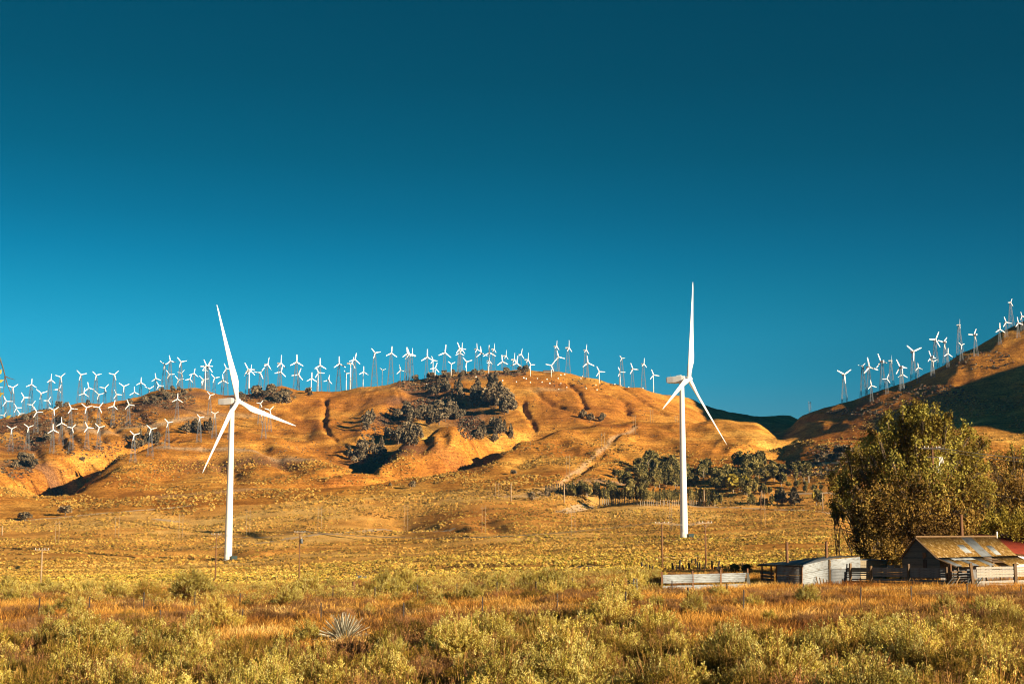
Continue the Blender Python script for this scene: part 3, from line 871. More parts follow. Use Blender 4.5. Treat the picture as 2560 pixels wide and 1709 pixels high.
# ------------------------------------------------------------------ power poles
HF = [(138, 146.6, 1301, 1356), (287.5, 296.5, 1289, 1344), (447, 456, 1284, 1344), (616, 624, 1272, 1336), (794.6, 803, 1266, 1324.5), (1010, 1019, 1260, 1329),
      (1205, 1213, 1262, 1333), (1428.6, 1437.5, 1272, 1339), (1675, 1680, 1263, 1325), (1903, 1913, 1236, 1318), (1504.5, 1511, 1080, 1128), (1583, 1589.3, 1037, 1085),
      (1626.5, 1632.5, 1023, 1057), (1688, 1693, 1038, 1056), (1417, 1424, 1137, 1187), (1239, 1246.6, 1205, 1241), (2023, 2027.5, 1003, 1034)]
HW = ['near the left edge below the olive shrub', 'between the left edge and the left tall turbine', 'just left of the left tall turbine', 'just right of the left tall turbine',
      'above the pole with the transformer', 'in the middle of the plain', 'beside the small shaded gully', 'below the cypress row', 'left of the right tall turbine base',
      'with crossed braces before the tree grove', 'beside the eroded trail on the hill', 'at the top of the eroded trail', 'on the lit slope left of the right turbine',
      'in the shaded saddle behind the right turbine', 'low on the hill beside the trail foot', 'at the foot of the central hill', 'on the skyline left of the right-hand hill']
h_tops = {}
for i, ((xa, xb, yt, yb), w) in enumerate(zip(HF, HW)):
    d0 = None
    xm = (xa + xb) / 2
    x, y, z = hit(xm, yb)
    hh = pt(xm, yt, y)[2] - z
    hw = (xb - xa) / 2 / F * y
    T = thing('h_frame_pole', 'pale H-frame power pole ' + w, 'power pole', (x, y, z), 0, 'H-frame power poles crossing the plain')
    for s_ in (-1, 1):
        MB().tube([(s_ * hw, 0, -.5), (s_ * hw, 0, hh)], [.17 * max(1, y / 900), .12 * max(1, y / 900)], 6).build('pole', 'pale_pole_wood' if (s_ > 0 or i not in (9,)) else 'pole_wood', T)
    MB().bar((-hw * 2, 0, hh - 1.6), (hw * 2, 0, hh - 1.6), .18).build('crossarm', 'pale_pole_wood', T)
    if i in (9,):
        MB().bar((-hw, -.2, hh * .55), (hw, -.2, hh * .75), .16).bar((hw, -.2, hh * .55), (-hw, -.2, hh * .75), .16).build('brace', 'pole_wood', T)
    h_tops[i] = (x, y, z + hh - 1.6, hw)
def wire(name, a, b, sag, r, label, group, n=14):
    a, b = Vector(a), Vector(b)
    pts = [a.lerp(b, k / n) - Vector((0, 0, sag * 4 * (k / n) * (1 - k / n))) for k in range(n + 1)]
    o = MB().tube(pts, r, 4, False).build(name, 'cable', None)
    return tag(o, label, 'wire', group)
SP = [  # x, top, base, style, where
    (5, 1313, 1337, 's', 'at the left edge'), (101.3, 1369, 1473, 'T', 'pale with a bare crossarm near the left edge'), (538, 1332, 1451, 'V', 'brown, just left of the left tall turbine base'),
    (747.5, 1326, 1452, 'X', 'brown, carrying a grey transformer'), (1656, 1303, 1422, 'T', 'thin brown, left of the right tall turbine base'),
    (1764.8, 1302, 1417, 'V', 'thin brown with braced crossarm right of the right tall turbine'), (1277.5, 1207, 1252, 's', 'in the clearing left of the cypress row'),
    (1410.7, 1212, 1258, 's', 'right beside the cypress row'), (1760.5, 1223, 1265, 's', 'before the grove right of the tall turbine'), (2057, 1232, 1275, 'T', 'left of the big cottonwood'),
    (1905, 1225, 1262, 's', 'among the small trees of the grove')]
tops = []
for (px, yt, yb, st_, w) in SP:
    x, y, z = hit(px, yb)
    hh = pt(px, yt, y)[2] - z
    T = thing('utility_pole', 'wooden power pole ' + w, 'power pole', (x, y, z), 0, 'single wooden power poles')
    mat_ = 'pole_wood' if st_ in 'VX' or px == 1656 else 'pale_pole_wood'
    r = .15 * max(1, y / 350)
    MB().tube([(0, 0, -.5), (0, 0, hh)], [r * 1.2, r * .8], 8).build('pole', mat_, T)
    if st_ != 's':
        ca = MB().box((0, -.15, hh - .35), (2.6, .16, .18)).build('crossarm', 'pale_pole_wood', T)
        for q in (-1.15, -.5, .5, 1.15):
            MB().tube([(q, -.15, hh - .26), (q, -.15, hh - .02)], .06, 6).build('insulator', 'insulator', ca)
        if st_ in 'VX':
            MB().bar((-.85, -.15, hh - .4), (0, -.15, hh - 1.1), .1).bar((.85, -.15, hh - .4), (0, -.15, hh - 1.1), .1).build('brace', 'pale_pole_wood', T)
        if st_ == 'X':
            tr = MB().tube([(.42, -.1, hh - 2.9), (.42, -.1, hh - 1.9), (.42, -.1, hh - 1.8)], [.3, .3, .12], 12).build('transformer', 'galvanised', T)
            MB().tube([(.42, -.1, hh - 1.8), (.42, -.1, hh - 1.5)], .05, 6).build('bushing', 'insulator', tr)
    tops.append((x, y, z + hh - .05))
def lerpv(a, k):
    return (a[0] + k, a[1], a[2])
for k, kn in ((-1.1, 'left'), (0, 'middle'), (1.1, 'right')):
    wire('power_line', lerpv(tops[2], k), lerpv(tops[3], k), 1.3, .02, kn + ' strand sagging between pole left of the turbine and transformer pole', 'wires left of the transformer pole')
    wire('power_line', lerpv(tops[3], k), lerpv(tops[4], k), 2.2, .02, kn + ' strand of long pale wire running right from the transformer pole', 'wires right of the transformer pole', 30)
    wire('power_line', lerpv(tops[4], k), lerpv(tops[5], k), .6, .012, kn + ' strand of wire behind the right tall turbine between two brown poles', 'wires behind the right tall turbine')

# ------------------------------------------------------------------ wire fences
TP = MB().box((0, 0, .5), (.065, .05, 1)).box((0, .03, .5), (.02, .06, 1)).mesh('fence_post', 'dark_steel')
def fence(name, label, posts, wires, mat='dark_steel', wid=1.0, lean=.04, wr=.004):
    T = thing(name, label, 'fence', hit(posts[0][0], posts[0][2]))
    T0 = Vector(T.location)
    tp = []
    for i, q in enumerate(posts):
        px, yt, yb = q[:3]
        x, y, z = hit(px, yb)
        h_ = max(.5, pt(px, yt, y)[2] - z)
        o = link('fence_post', TP, T, Vector((x, y, z - .25)) - T0, (rng.uniform(-lean, lean), rng.uniform(-lean, lean), rng.uniform(0, 1)))
        w_ = (q[3] if len(q) > 3 else 1.0) * wid
        o.scale = (w_, w_, h_ + .25)
        tp.append((Vector((x, y, z)) - T0, h_))
    for f in wires:
        mb = MB()
        for (a, ha), (b, hb) in zip(tp[:-1], tp[1:]):
            pa, pb = a + Vector((0, 0, ha * f)), b + Vector((0, 0, hb * f))
            mb.tube([pa, pa.lerp(pb, .5) - Vector((0, 0, .04)), pb], wr, 3, False)
        mb.build('fence_wire', 'wire', T)
    return T
A_ = [(95, 1493, 1548), (222.6, 1491, 1539), (357.6, 1479, 1535), (486, 1478, 1527), (599, 1481, 1523), (717, 1473, 1517), (831.5, 1466, 1513), (937, 1466, 1511),
      (1042, 1460, 1511), (1141.4, 1457, 1503), (1242, 1453, 1498), (1340, 1452, 1492), (1430.7, 1443, 1490), (1540, 1447, 1490), (1680, 1450, 1489), (1819, 1458, 1491)]
fence('wire_fence', 'farther of the two barbed-wire fences crossing the dry grass behind the bushes', A_, (.35, .62, .9))
B_ = [(-60, 1545, 1585), (170.4, 1535, 1578), (400, 1523, 1570), (605, 1520, 1568), (803, 1505, 1565), (1009, 1505, 1567), (1206, 1491, 1555), (1394, 1482, 1552),
      (1563.4, 1478, 1544), (1720.6, 1467, 1534), (1858, 1473, 1541), (2008.6, 1459, 1512), (2151, 1467, 1519), (2279, 1464, 1512), (2419.5, 1458, 1506), (2555, 1463, 1503)]
fence('wire_fence', 'nearer barbed-wire fence running in front of the farm sheds', B_, (.3, .6, .9))
x, y, z = hit(882.5, 1503)
o = MB().tube([(0, 0, -.3), (.02, 0, 1.55)], [.13, .12], 10).build('wooden_post', 'pole_wood', None, (x, y, z))
tag(o, 'thick brown wooden post in the farther wire fence', 'post')
C_ = []
poly = [(20, 1480), (260, 1471), (480, 1459), (760, 1447), (1000, 1442), (1300, 1436), (1520, 1430)]
px = 20
while px < 1520:
    for (x0, y0), (x1, y1) in zip(poly[:-1], poly[1:]):
        if x0 <= px <= x1:
            yb = y0 + (y1 - y0) * (px - x0) / (x1 - x0)
    C_.append((px, yb - rng.uniform(9, 16), yb + rng.uniform(-1.5, 1.5), rng.uniform(1.2, 2)))
    px += rng.uniform(22, 40)
fence('old_fence', 'far line of short old posts behind the row of bushes', C_, (.8,), lean=.12, wr=.01)
D_ = [(1500 + a / 5.87, 1300 + b_ / 5.87, 1300 + (c_ + 15) / 5.87, w_) for a, b_, c_, w_ in
      [(213, 700, 745, 1.2), (258, 680, 750, 1), (305, 710, 750, 1), (385, 670, 748, 1), (630, 610, 700, 4), (680, 648, 730, 2.5), (740, 650, 745, 2), (770, 668, 748, 3), (960, 690, 745, 1.5),
       (1073, 620, 750, 3), (1125, 650, 755, 1.6), (1163, 575, 740, 2.5), (1240, 650, 735, 3), (1295, 655, 735, 1.5), (1325, 615, 745, 3.5), (1360, 580, 660, 2.5), (1400, 560, 665, 2.5),
       (1435, 610, 740, 3), (1470, 620, 735, 2), (1520, 650, 745, 2), (1570, 690, 735, 1.5), (1650, 590, 740, 2.5), (1725, 585, 740, 2.5), (1700, 680, 760, 5), (1745, 680, 765, 5), (1800, 650, 735, 2), (2095, 620, 700, 2)]]
fence('corral_fence', 'ragged leaning stakes of an old corral behind the white metal fence', D_, (.6,), 'dark_steel', 1.1, .22, .01)

# ------------------------------------------------------------------ the old farm
def P(px, py, d):
    return Vector(pt(px, py, d))
def G(px, d, dz=0):
    """a point on the ground below photo column px at distance d"""
    x = ray(px, 1440)[0] * d
    return Vector((x, d, gz(x, d) + dz))
def board_wall(T, a, b, z0s, hgt, t, mat, jitter=.012, name='board', skip=()):
    """horizontal boards from a to b (ground points), one object each"""
    a, b = Vector(a), Vector(b)
    u = (b - a); L = math.hypot(u.x, u.y); ang = math.atan2(u.y, u.x)
    for i, z0 in enumerate(z0s):
        if i in skip: continue
        hh = hgt if not hasattr(hgt, '__len__') else hgt[i]
        m_ = MB().box((L / 2, 0, 0), (L - rng.uniform(0, .15), t, hh * rng.uniform(.93, .99)))
        o = m_.build(name, mat, T, a - Vector(T.location) + Vector((0, 0, z0)))
        o.rotation_euler = (rng.uniform(-jitter, jitter) * 2, -math.atan2(u.z, L) + rng.uniform(-jitter, jitter) * .5, ang)
def post(T, p, h, w, mat='weathered_board', name='post', lean=(0, 0)):
    o = MB().box((0, 0, h / 2 - .15), (w, w, h + .3)).build(name, mat, T, Vector(p) - Vector(T.location))
    o.rotation_euler = (lean[0], lean[1], rng.uniform(0, .6))
    return o

# pale corrugated fence left of the shed
dA, dB = 116, 129
p0, p1 = G(1655, dA), G(1868, dB)
T = thing('metal_sheet_fence', 'long low fence of pale corrugated metal sheets left of the shed', 'fence', p0)
L0 = Vector(T.location)
a_t, a_b = P(1656, 1436, dA), P(1658, 1457.5, dA)
b_t, b_b = P(1866, 1431, dB), P(1862, 1453.5, dB)
for k in range(3):
    f0, f1 = k / 3, (k + 1) / 3 - .004
    MB().sheet(a_b.lerp(b_b, f0) - L0, a_t.lerp(b_t, f0) - L0, a_t.lerp(b_t, f1) - L0, a_b.lerp(b_b, f1) - L0, 5, .034).build('metal_sheet', 'pale_corrugated', T)
c_t, c_b = P(1655, 1463.5, dA), p0 + Vector((0, 0, -.1))
d_t, d_b = P(1863, 1458, dB), p1 + Vector((0, 0, -.1))
for k in range(3):
    f0, f1 = k / 3, (k + 1) / 3 - .004
    MB().sheet(c_b.lerp(d_b, f0) - L0, c_t.lerp(d_t, f0) - L0, c_t.lerp(d_t, f1) - L0, c_b.lerp(d_b, f1) - L0, 3, .034).build('metal_sheet', 'pale_corrugated', T)
for f in (-.006, .33, .66, 1.0):
    q = p0.lerp(p1, f) + Vector((.05, .15, 0))
    post(T, q, 1.65, .14, 'pole_wood')
MB().slab([P(1866, 1430, dB) - L0, P(1872, 1431, dB) - L0, P(1877, 1465, dB) - L0, P(1867, 1464, dB) - L0], .04).build('end_board', 'grey_board', T)

# bent pipe gate to its left
q0, q1 = G(1525, 104), G(1566, 101)
T = thing('pipe_gate', 'bent wire and pipe gate hung between wooden posts left of the pale metal fence', 'gate', q0)
L0 = Vector(T.location)
for q, h_ in ((q0, 1.45), (G(1530, 104), 1.05), (q1, 1.55)):
    post(T, q, h_, .13, 'pole_wood')
for px, y0 in ((1584.5, 1445), (1592, 1445)):
    g_ = G(px, 99)
    MB().tube([g_ - L0, P(px, y0, 99) - L0], .035, 6).build('gate_bar', 'galvanised', T)
rail = [P(1528, 1454.5, 104), P(1540, 1454, 103), P(1549, 1453.5, 103), P(1560, 1459, 102), P(1571, 1451, 101), P(1576, 1459, 100.5), P(1588, 1445.5, 99)]
MB().tube([v_ - L0 for v_ in rail], .03, 6).build('gate_rail', 'dark_steel', T)
MB().tube([P(1528, 1460, 104) - L0, P(1566, 1458, 101) - L0, P(1592, 1457, 99) - L0], .03, 6).build('gate_rail', 'galvanised', T)
for k in range(6):
    MB().tube([P(1532 + k * 6, 1456, 103) - L0, P(1534 + k * 7, 1474, 103) - L0], .018, 4).build('gate_bar', 'dark_steel', T)
board_wall(T, G(1530, 104.2), G(1562, 102.5), [.62], .16, .04, 'pale_pole_wood', name='board')

# low shed
sc0 = G(2005, 130)                       # the near corner
sl0 = G(1942, 133.2)
s_l = G(1899, 136)
sr0 = G(2073, 135.5)
T = thing('farm_shed', 'low farm shed with dark front wall and sagging corrugated roof, left of the barn', 'shed', sc0)
L0 = Vector(T.location)
for y0, y1 in ((1414, 1437.5), (1438.5, 1466)):
    MB().sheet(P(1943, y1, 133.2) - L0, P(1943, y0, 133.2) - L0, P(2004.5, y0 - .5, 130) - L0, P(2004.5, y1 - .5, 130) - L0, 5, .015).build('wall_panel', 'dark_corrugated', T)
MB().sheet(P(2006, 1434, 130) - L0, P(2007, 1411.5, 130) - L0, P(2071, 1398.5, 135.5) - L0, P(2071, 1420, 135.5) - L0, 2, .012).build('wall_panel', 'pale_corrugated', T)
MB().sheet(P(2005, 1466, 130.1) - L0, P(2005, 1435, 130.1) - L0, P(2071, 1421, 135.6) - L0, P(2071, 1460, 135.6) - L0, 7, .014).build('wall_panel', 'pale_corrugated', T)
MB().bar(P(2005, 1466, 129.95) - L0, P(2005, 1412, 129.95) - L0, .1).build('corner_post', 'pole_wood', T)
MB().sheet(P(2076.5, 1422, 135.8) - L0, P(2076.5, 1397.5, 135.8) - L0, P(2150, 1391, 140) - L0, P(2151, 1421, 140) - L0, 1, .02).build('wall_panel', 'pale_corrugated', T)
MB().sheet(P(2078, 1464, 136) - L0, P(2078, 1423, 136) - L0, P(2150, 1421, 140.1) - L0, P(2150, 1460, 140.1) - L0, 5, .014).build('wall_panel', 'grey_corrugated', T)
MB().bar(P(2074, 1464, 135.4) - L0, P(2073.5, 1397, 135.4) - L0, .14).build('corner_post', 'weathered_board', T)
# roof in sheets: front edge (lower) from 1896 to 2006, back edge higher
fr0, fr1 = P(1895, 1409.5, 136.2), P(2008, 1412.5, 129.6)
bk0, bk1 = P(1935, 1406, 143), P(2148, 1387.5, 142)
frx, bkx = P(2076, 1396, 135.3), bk1
for k in range(5):
    f0, f1 = k / 5, (k + 1) / 5
    wob = rng.uniform(-.05, .05)
    o = MB().sheet(fr0.lerp(fr1, f0) - L0, fr0.lerp(fr1, f1) - L0, bk0.lerp(P(2060, 1390, 143), f1) - L0 + Vector((0, 0, wob)), bk0.lerp(P(2060, 1390, 143), f0) - L0 + Vector((0, 0, wob)), 4, .02)
    o.build('roof_sheet', 'pale_corrugated' if k in (1, 2) else 'grey_corrugated', T)
for k in range(4):
    f0, f1 = k / 4, (k + 1) / 4
    a_ = fr1.lerp(frx, f0); b_ = fr1.lerp(frx, f1)
    q_ = P(2060, 1390, 143).lerp(bk1, f0); r_ = P(2060, 1390, 143).lerp(bk1, f1)
    MB().sheet(a_ - L0 + Vector((0, 0, .03)), b_ - L0 + Vector((0, 0, .03)), r_ - L0, q_ - L0, 3, .02).build('roof_sheet', 'grey_corrugated', T)
MB().sheet(frx - L0, P(2150, 1390.5, 140) - L0, bk1 - L0, frx.lerp(bk1, .55) - L0, 4, .02).build('roof_sheet', 'rusty_roof', T)
MB().bar(fr0 - L0 - Vector((0, 0, .09)), fr1 - L0 - Vector((0, 0, .09)), .12).build('beam', 'dark_steel', T)
for px, d_ in ((1905, 135.6), (1928, 134.2), (1941, 133.4)):
    MB().bar(G(px, d_) - L0, P(px, 1411, d_) - L0, .13).build('post', 'pole_wood', T)
board_wall(T, s_l + Vector((.3, 1.2, 0)), sl0 + Vector((0, 1.5, 0)), [.2, .5, .8, 1.1], .24, .05, 'grey_board', name='back_board')
# cream boarded outbuilding between the shed and the barn
cA, cB = G(2151, 142), G(2218, 146)
T = thing('board_outbuilding', 'low cream outbuilding of horizontal boards between shed and barn', 'shed', cA)
L0 = Vector(T.location)
hA = P(2151, 1399.5, 142).z - cA.z
board_wall(T, cA, cB, [hA * (k + .5) / 9 for k in range(9)], hA / 9, .04, 'cream_board')
MB().slab([P(2150, 1398.5, 141.8) - L0, P(2220, 1400.5, 145.8) - L0, P(2214, 1398.5, 149) - L0, P(2160, 1396, 146) - L0], .05).build('roof', 'grey_corrugated', T)
MB().box(((cB + Vector((-.3, -.4, .6))) - L0), (.35, .1, 1.2)).build('door', 'pole_wood', T)
T = thing('scrap_pile', 'small pale scrap panels and rags leaning beside the cream outbuilding', 'scrap', G(2222, 144))
L0 = Vector(T.location)
MB().slab([P(2219, 1422, 144) - L0, P(2218, 1412, 144) - L0, P(2236, 1412, 144) - L0, P(2236, 1422, 144) - L0], .03).build('panel', 'pale_corrugated', T)
MB().slab([P(2237, 1422, 144) - L0, P(2239, 1411, 144) - L0, P(2253, 1411, 144) - L0, P(2248, 1422, 144) - L0], .03).build('panel', 'cream_board', T)
MB().bar(G(2222, 144) - L0, P(2222, 1415, 144) - L0, .1).bar(G(2250, 144) - L0, P(2250, 1415, 144) - L0, .1).build('support', 'pole_wood', T)
# two tall timber posts rising behind the shed
for (px, yt, d_, lab) in ((1969, 1353, 137, 'tall weathered timber post behind the left part of the shed roof'), (2068, 1352.5, 140, 'tall weathered timber post behind the right part of the shed roof')):
    g_ = G(px, d_)
    o = MB().tube([(0, 0, -.3), (0, 0, P(px, yt, d_).z - g_.z)], [.15, .135], 10).build('timber_post', 'pole_wood', None, g_)
    tag(o, lab, 'post', 'tall timber posts behind the shed')
# dark board fence in shade, from the shed corner to the barn yard
def yard_fence(pts, label, rows, hgts, mat, skips, postmat='weathered_board', ph=1.7):
    T = thing('board_fence', label, 'fence', pts[0])
    for i, (a, b) in enumerate(zip(pts[:-1], pts[1:])):
        board_wall(T, a, b, rows, hgts, .05, mat, skip=skips[i % len(skips)])
    for i, a in enumerate(pts):
        post(T, a + Vector((.0, -.06, 0)), ph + (.25 if i % 2 else 0), .2, postmat)
    return T
w_ = lambda k: (G(2076, 139.5)).lerp(G(2370, 130.5), k)
yp = [w_(k) for k in (0, .18, .36, .68, .99)]
yard_fence(yp[:3], 'dark shaded board fence with wide gaps right beside the shed', [.18, .42, .62, .82, 1.02, 1.22, 1.42], [.2, .12, .1, .08, .12, .2, .2], 'grey_board', [(1,), (2,)])
yard_fence(yp[2:], 'dark fence of close boards in shade before the barn gable', [.2, .42, .82, 1.04, 1.26, 1.48], [.2, .2, .2, .2, .2, .2], 'dark_corrugated', [()])
# ramp of planks leaning on the fence corner
T = thing('plank_ramp', 'loose planks leaning at the corner of the shed and the dark fence', 'planks', G(2050, 131.5))
for k in range(4):
    a_ = G(2046 + k * 7, 131.5); b_ = P(2040 + k * 9, 1440 + k * 3, 132.5)
    MB().bar(a_ - Vector(T.location), b_ - Vector(T.location), .09).build('plank', 'weathered_board', T)

# barn: gable facing front-left, long rusty roof facing front-right
U = Vector((.7071, .7071, 0))      # along the ridge
V = Vector((.7071, -.7071, 0))     # across, towards the right front
apex = P(2292, 1343.5, 140)
bz = gz(apex.x, apex.y)
T = thing('barn', 'weathered old barn with rusty mossy tin roof at the right edge before the red roof', 'barn', (apex.x, apex.y, bz))
L0 = Vector(T.location)
az = apex.z - bz
prof = [(-1.75, 2.35), (0, az), (2.2, 2.45), (4.15, 1.72)]
def bp(u, v_, z):
    return U * u + V * v_ + Vector((0, 0, z))
# gable boards, clipped to the outline
zc = 0.05
while zc < az - .1:
    z1 = min(zc + .21, az - .05)
    zm = (zc + z1) / 2
    def xr(z):
        l = -1.75 if z < 2.35 else -1.75 * (az - z) / (az - 2.35)
        r = 2.4 if z < 2.4 else 2.2 * (az - z) / (az - 2.45)
        return l + .05, r - .02
    l0, r0 = xr(zm)
    if r0 - l0 > .15:
        tt = rng.uniform(-.02, .02)
        MB().slab([bp(tt, l0, zc), bp(tt, r0, zc), bp(tt, r0, z1 - .015), bp(tt, l0, z1 - .015)], .035).build('gable_board', 'grey_board', T)
    zc += .21
MB().slab([bp(.05, -1.7, 0), bp(.05, 2.35, 0), bp(.05, 2.2, 2.4), bp(.05, 0, az - .1), bp(.05, -1.7, 2.3)], .03).build('gable_wall', 'dark_corrugated', T)
door_ = MB().slab([bp(-.06, .62, .1), bp(-.06, 1.0, .1), bp(-.06, 1.0, 2.3), bp(-.06, .62, 2.3)], .04).build('loft_post', 'dark_steel', T)
MB().slab([bp(-.1, .62, 2.35), bp(-.1, 1.02, 2.6), bp(-.1, .95, 3.0), bp(-.1, .62, 3.0)], .05).build('hanging_board', 'pole_wood', T)
# roof sheets
LR = 17.0
ncol = 15
for k in range(ncol):
    u0, u1 = -.25 + LR * k / ncol, -.25 + LR * (k + 1) / ncol + .04
    wz = rng.uniform(0, .035)
    mt = 'grey_corrugated' if k in (8, 9) else 'rusty_roof'
    MB().sheet(bp(u0, 0, az + .03 + wz), bp(u1, 0, az + .03 + wz), bp(u1, 2.25, 2.5 + wz), bp(u0, 2.25, 2.5 + wz), 5, .02).build('roof_sheet', mt, T)
    MB().sheet(bp(u0, 0, az + .02), bp(u1, 0, az + .02), bp(u1, -1.85, 2.3), bp(u0, -1.85, 2.3), 5, .02, per=3).build('roof_sheet', 'rusty_roof', T)
    if k not in (8, 9):
        sag = .12 * math.sin(k) ** 2 + (.15 if k in (7, 10) else 0)
        mt = 'rusty_roof' if k > 9 or k % 3 else 'grey_corrugated'
        MB().sheet(bp(u0, 2.18, 2.53 + wz - .03), bp(u1, 2.18, 2.53 + wz - .03), bp(u1, 4.25, 1.72 - sag), bp(u0, 4.25, 1.72 - sag), 5, .02).build('roof_sheet', mt, T)
for (u0, u1, v0, v1) in ((6.2, 7.6, .95, 1.9), (12.2, 13.4, 1.1, 2.2), (1.5, 6, 2.5, 3.1)):   # bright patches laid on the roof
    zf = lambda v_: (az + (2.5 - az) * v_ / 2.25 if v_ < 2.25 else 2.5 + (1.72 - 2.5) * (v_ - 2.25) / 2) + .09
    MB().sheet(bp(u0, v0, zf(v0)), bp(u1, v0, zf(v0)), bp(u1, v1, zf(v1)), bp(u0, v1, zf(v1)), 4, .02).build('roof_patch', 'pale_corrugated', T)
MB().bar(bp(-.25, 0, az + .1), bp(LR - .2, 0, az + .1), .16).build('ridge_cap', 'weathered_board', T)
MB().bar(bp(-.28, 0, az), bp(-.28, 2.2, 2.45), .14).bar(bp(-.28, 2.2, 2.45), bp(-.28, 4.2, 1.66), .14).bar(bp(-.28, 0, az), bp(-.28, -1.8, 2.3), .14).build('barge_board', 'weathered_board', T)
for u_ in (.2, 3, 6, 9, 12, 15):
    MB().bar(bp(u_, 4.1, 0), bp(u_, 4.1, 1.6), .18).build('eave_post', 'weathered_board', T)
MB().slab([bp(0, 2.25, 0), bp(LR - .4, 2.25, 0), bp(LR - .4, 2.2, 2.4), bp(0, 2.2, 2.4)], .05).build('side_wall', 'dark_corrugated', T)
for k in range(7):
    MB().slab([bp(8.3, 2.3 + k * .22, 2.42 - k * .07), bp(10.6, 2.3 + k * .22, 2.42 - k * .07 + rng.uniform(-.1, .1)), bp(10.6, 2.42 + k * .22, 2.38 - k * .07), bp(8.3, 2.42 + k * .22, 2.38 - k * .07)], .03).build('roof_lath', 'weathered_board', T)
MB().slab([bp(LR - .4, -1.7, 0), bp(LR - .4, 2.3, 0), bp(LR - .4, 2.2, 2.4), bp(LR - .4, 0, az - .1), bp(LR - .4, -1.7, 2.3)], .05).build('gable_wall', 'grey_board', T)

# stacked boards and clutter under the eave
s0, s1 = G(2378, 129.3), G(2420, 132)
T = thing('board_stack', 'brown boards stacked horizontally behind the gap in the fence before the barn', 'boards', s0)
board_wall(T, s0, s1, [.35, .55, .78, 1.0, 1.25], .17, .12, 'weathered_board', .03, 'stacked_board')
T = thing('corrugated_sheet', 'grey metal panel leaning right of the stacked brown boards', 'panel', G(2418, 129.6))
MB().sheet((0, 0, .35), (1.1 * .7, .7, .35), (1.1 * .7, .75, 1.55), (0, .05, 1.55), 4, .012).build('sheet', 'grey_corrugated', T)
T = thing('plank_heap', 'dark heap of leaning planks in the gap between the board fences', 'planks', G(2400, 127.5))
for k in range(11):
    a_ = Vector((-1.7 + k * .3, rng.uniform(-.3, .3), 0)); b_ = a_ + Vector((rng.uniform(.5, .9), .3, rng.uniform(.55, .9)))
    MB().bar(a_, b_, .08).build('plank', 'grey_board' if k % 4 else 'pale_pole_wood', T)
# whitewashed plank fence at the right edge
fa, fb, fc = G(2441, 127.5), G(2538, 132.5), G(2650, 138.5)
T = thing('white_board_fence', 'whitewashed plank fence with a gap at the right edge below the barn', 'fence', fa)
for a_, b_ in ((fa, fb), (fb, fc)):
    board_wall(T, a_, b_, [.17, .42, .96, 1.2, 1.44, 1.68], [.23, .23, .22, .22, .22, .22], .05, 'whitewashed_board', .01)
post(T, fa + Vector((-.35, -.1, 0)), 2.15, .22, 'weathered_board', lean=(0, -.08))
post(T, fb + Vector((-.05, -.15, 0)), 2.05, .26, 'weathered_board')
post(T, fc, 2.0, .24, 'weathered_board')
post(T, G(2374, 130), 2.0, .2, 'weathered_board'); post(T, G(2377.5, 129.8), 2.0, .12, 'pole_wood')
o = MB().tube([(0, 0, -.3), (0, 0, P(2409, 1285, 158).z - G(2409, 158).z)], [.2, .18], 10).build('thick_pole', 'pole_wood', None, G(2409, 158))
tag(o, 'thick brown pole standing behind the barn roof before the trees', 'pole')

# red-roofed house behind
T = thing('red_roof_house', 'white house with dark red tin roof behind the barn at the right edge', 'house', G(2530, 172))
L0 = Vector(T.location)
def RP(*q): return P(*q) - L0
def roof_strips(a, b, c, d, n_, mt='red_roof'):
    for k in range(n_):
        f0, f1 = k / n_, (k + 1) / n_
        MB().sheet(a.lerp(b, f0), a.lerp(b, f1), d.lerp(c, f1), d.lerp(c, f0), 4, .03, .02).build('roof_sheet', mt, T)
roof_strips(RP(2387, 1330.5, 172), RP(2460, 1331.5, 178), RP(2494, 1346, 166), RP(2408, 1344, 160), 4)
roof_strips(RP(2460, 1331.5, 178), RP(2640, 1334, 196), RP(2700, 1398, 172), RP(2527, 1382, 160), 9)
for a_, b_ in ((2529, 2700),):
    MB().slab([G(a_, 162) - L0, G(b_, 174) - L0, RP(b_, 1396, 174), RP(a_, 1383, 162)], .15).build('wall', 'white_paint', T)
MB().slab([G(2404, 163) - L0, G(2529, 162) - L0, RP(2529, 1383, 162), RP(2492, 1346, 167), RP(2404, 1345, 163)], .15).build('wall', 'grey_board', T)
MB().tube([RP(2492, 1345, 163), RP(2492, 1328, 163)], .1, 8).build('vent_pipe', 'white_paint', T)
MB().box(G(2546, 160) - L0 + Vector((0, .6, 1.0)), (.08, .1, 2.0)).build('downpipe', 'grey_corrugated', T)

# pole with transformer before the big tree
x, y, z = G(2343, 162)
hh = P(2343, 1113, 162).z - z
T = thing('utility_pole', 'brown power pole with crossarm and white transformer before the big cottonwood', 'power pole', (x, y, z), .35, 'single wooden power poles')
MB().tube([(0, 0, -.5), (0, 0, hh)], [.17, .13], 10).build('pole', 'pole_wood', T)
ca = MB().box((-.1, -.1, hh - .35), (3.1, .14, .15)).build('crossarm', 'dark_steel', T)
for q in (-1.1, -.6, .5, .85, 1.0):
    MB().tube([(q, -.1, hh - .28), (q, -.1, hh - .1)], .05, 6).build('insulator', 'insulator', ca)
MB().box((-.05, -.1, hh - 1.35), (1.5, .1, .12)).build('lower_arm', 'dark_steel', T)
tr = MB().tube([(.6, -.25, hh - 3.4), (.6, -.25, hh - 2.7), (.6, -.25, hh - 2.6)], [.26, .26, .1], 12).build('transformer', 'insulator', T)
MB().tube([(.65, -.25, hh - 2.6), (.75, -.25, hh - 1.9)], .05, 6).tube([(.45, -.25, hh - 2.7), (.3, -.25, hh - 2.3)], .04, 6).build('bushing', 'insulator', tr)
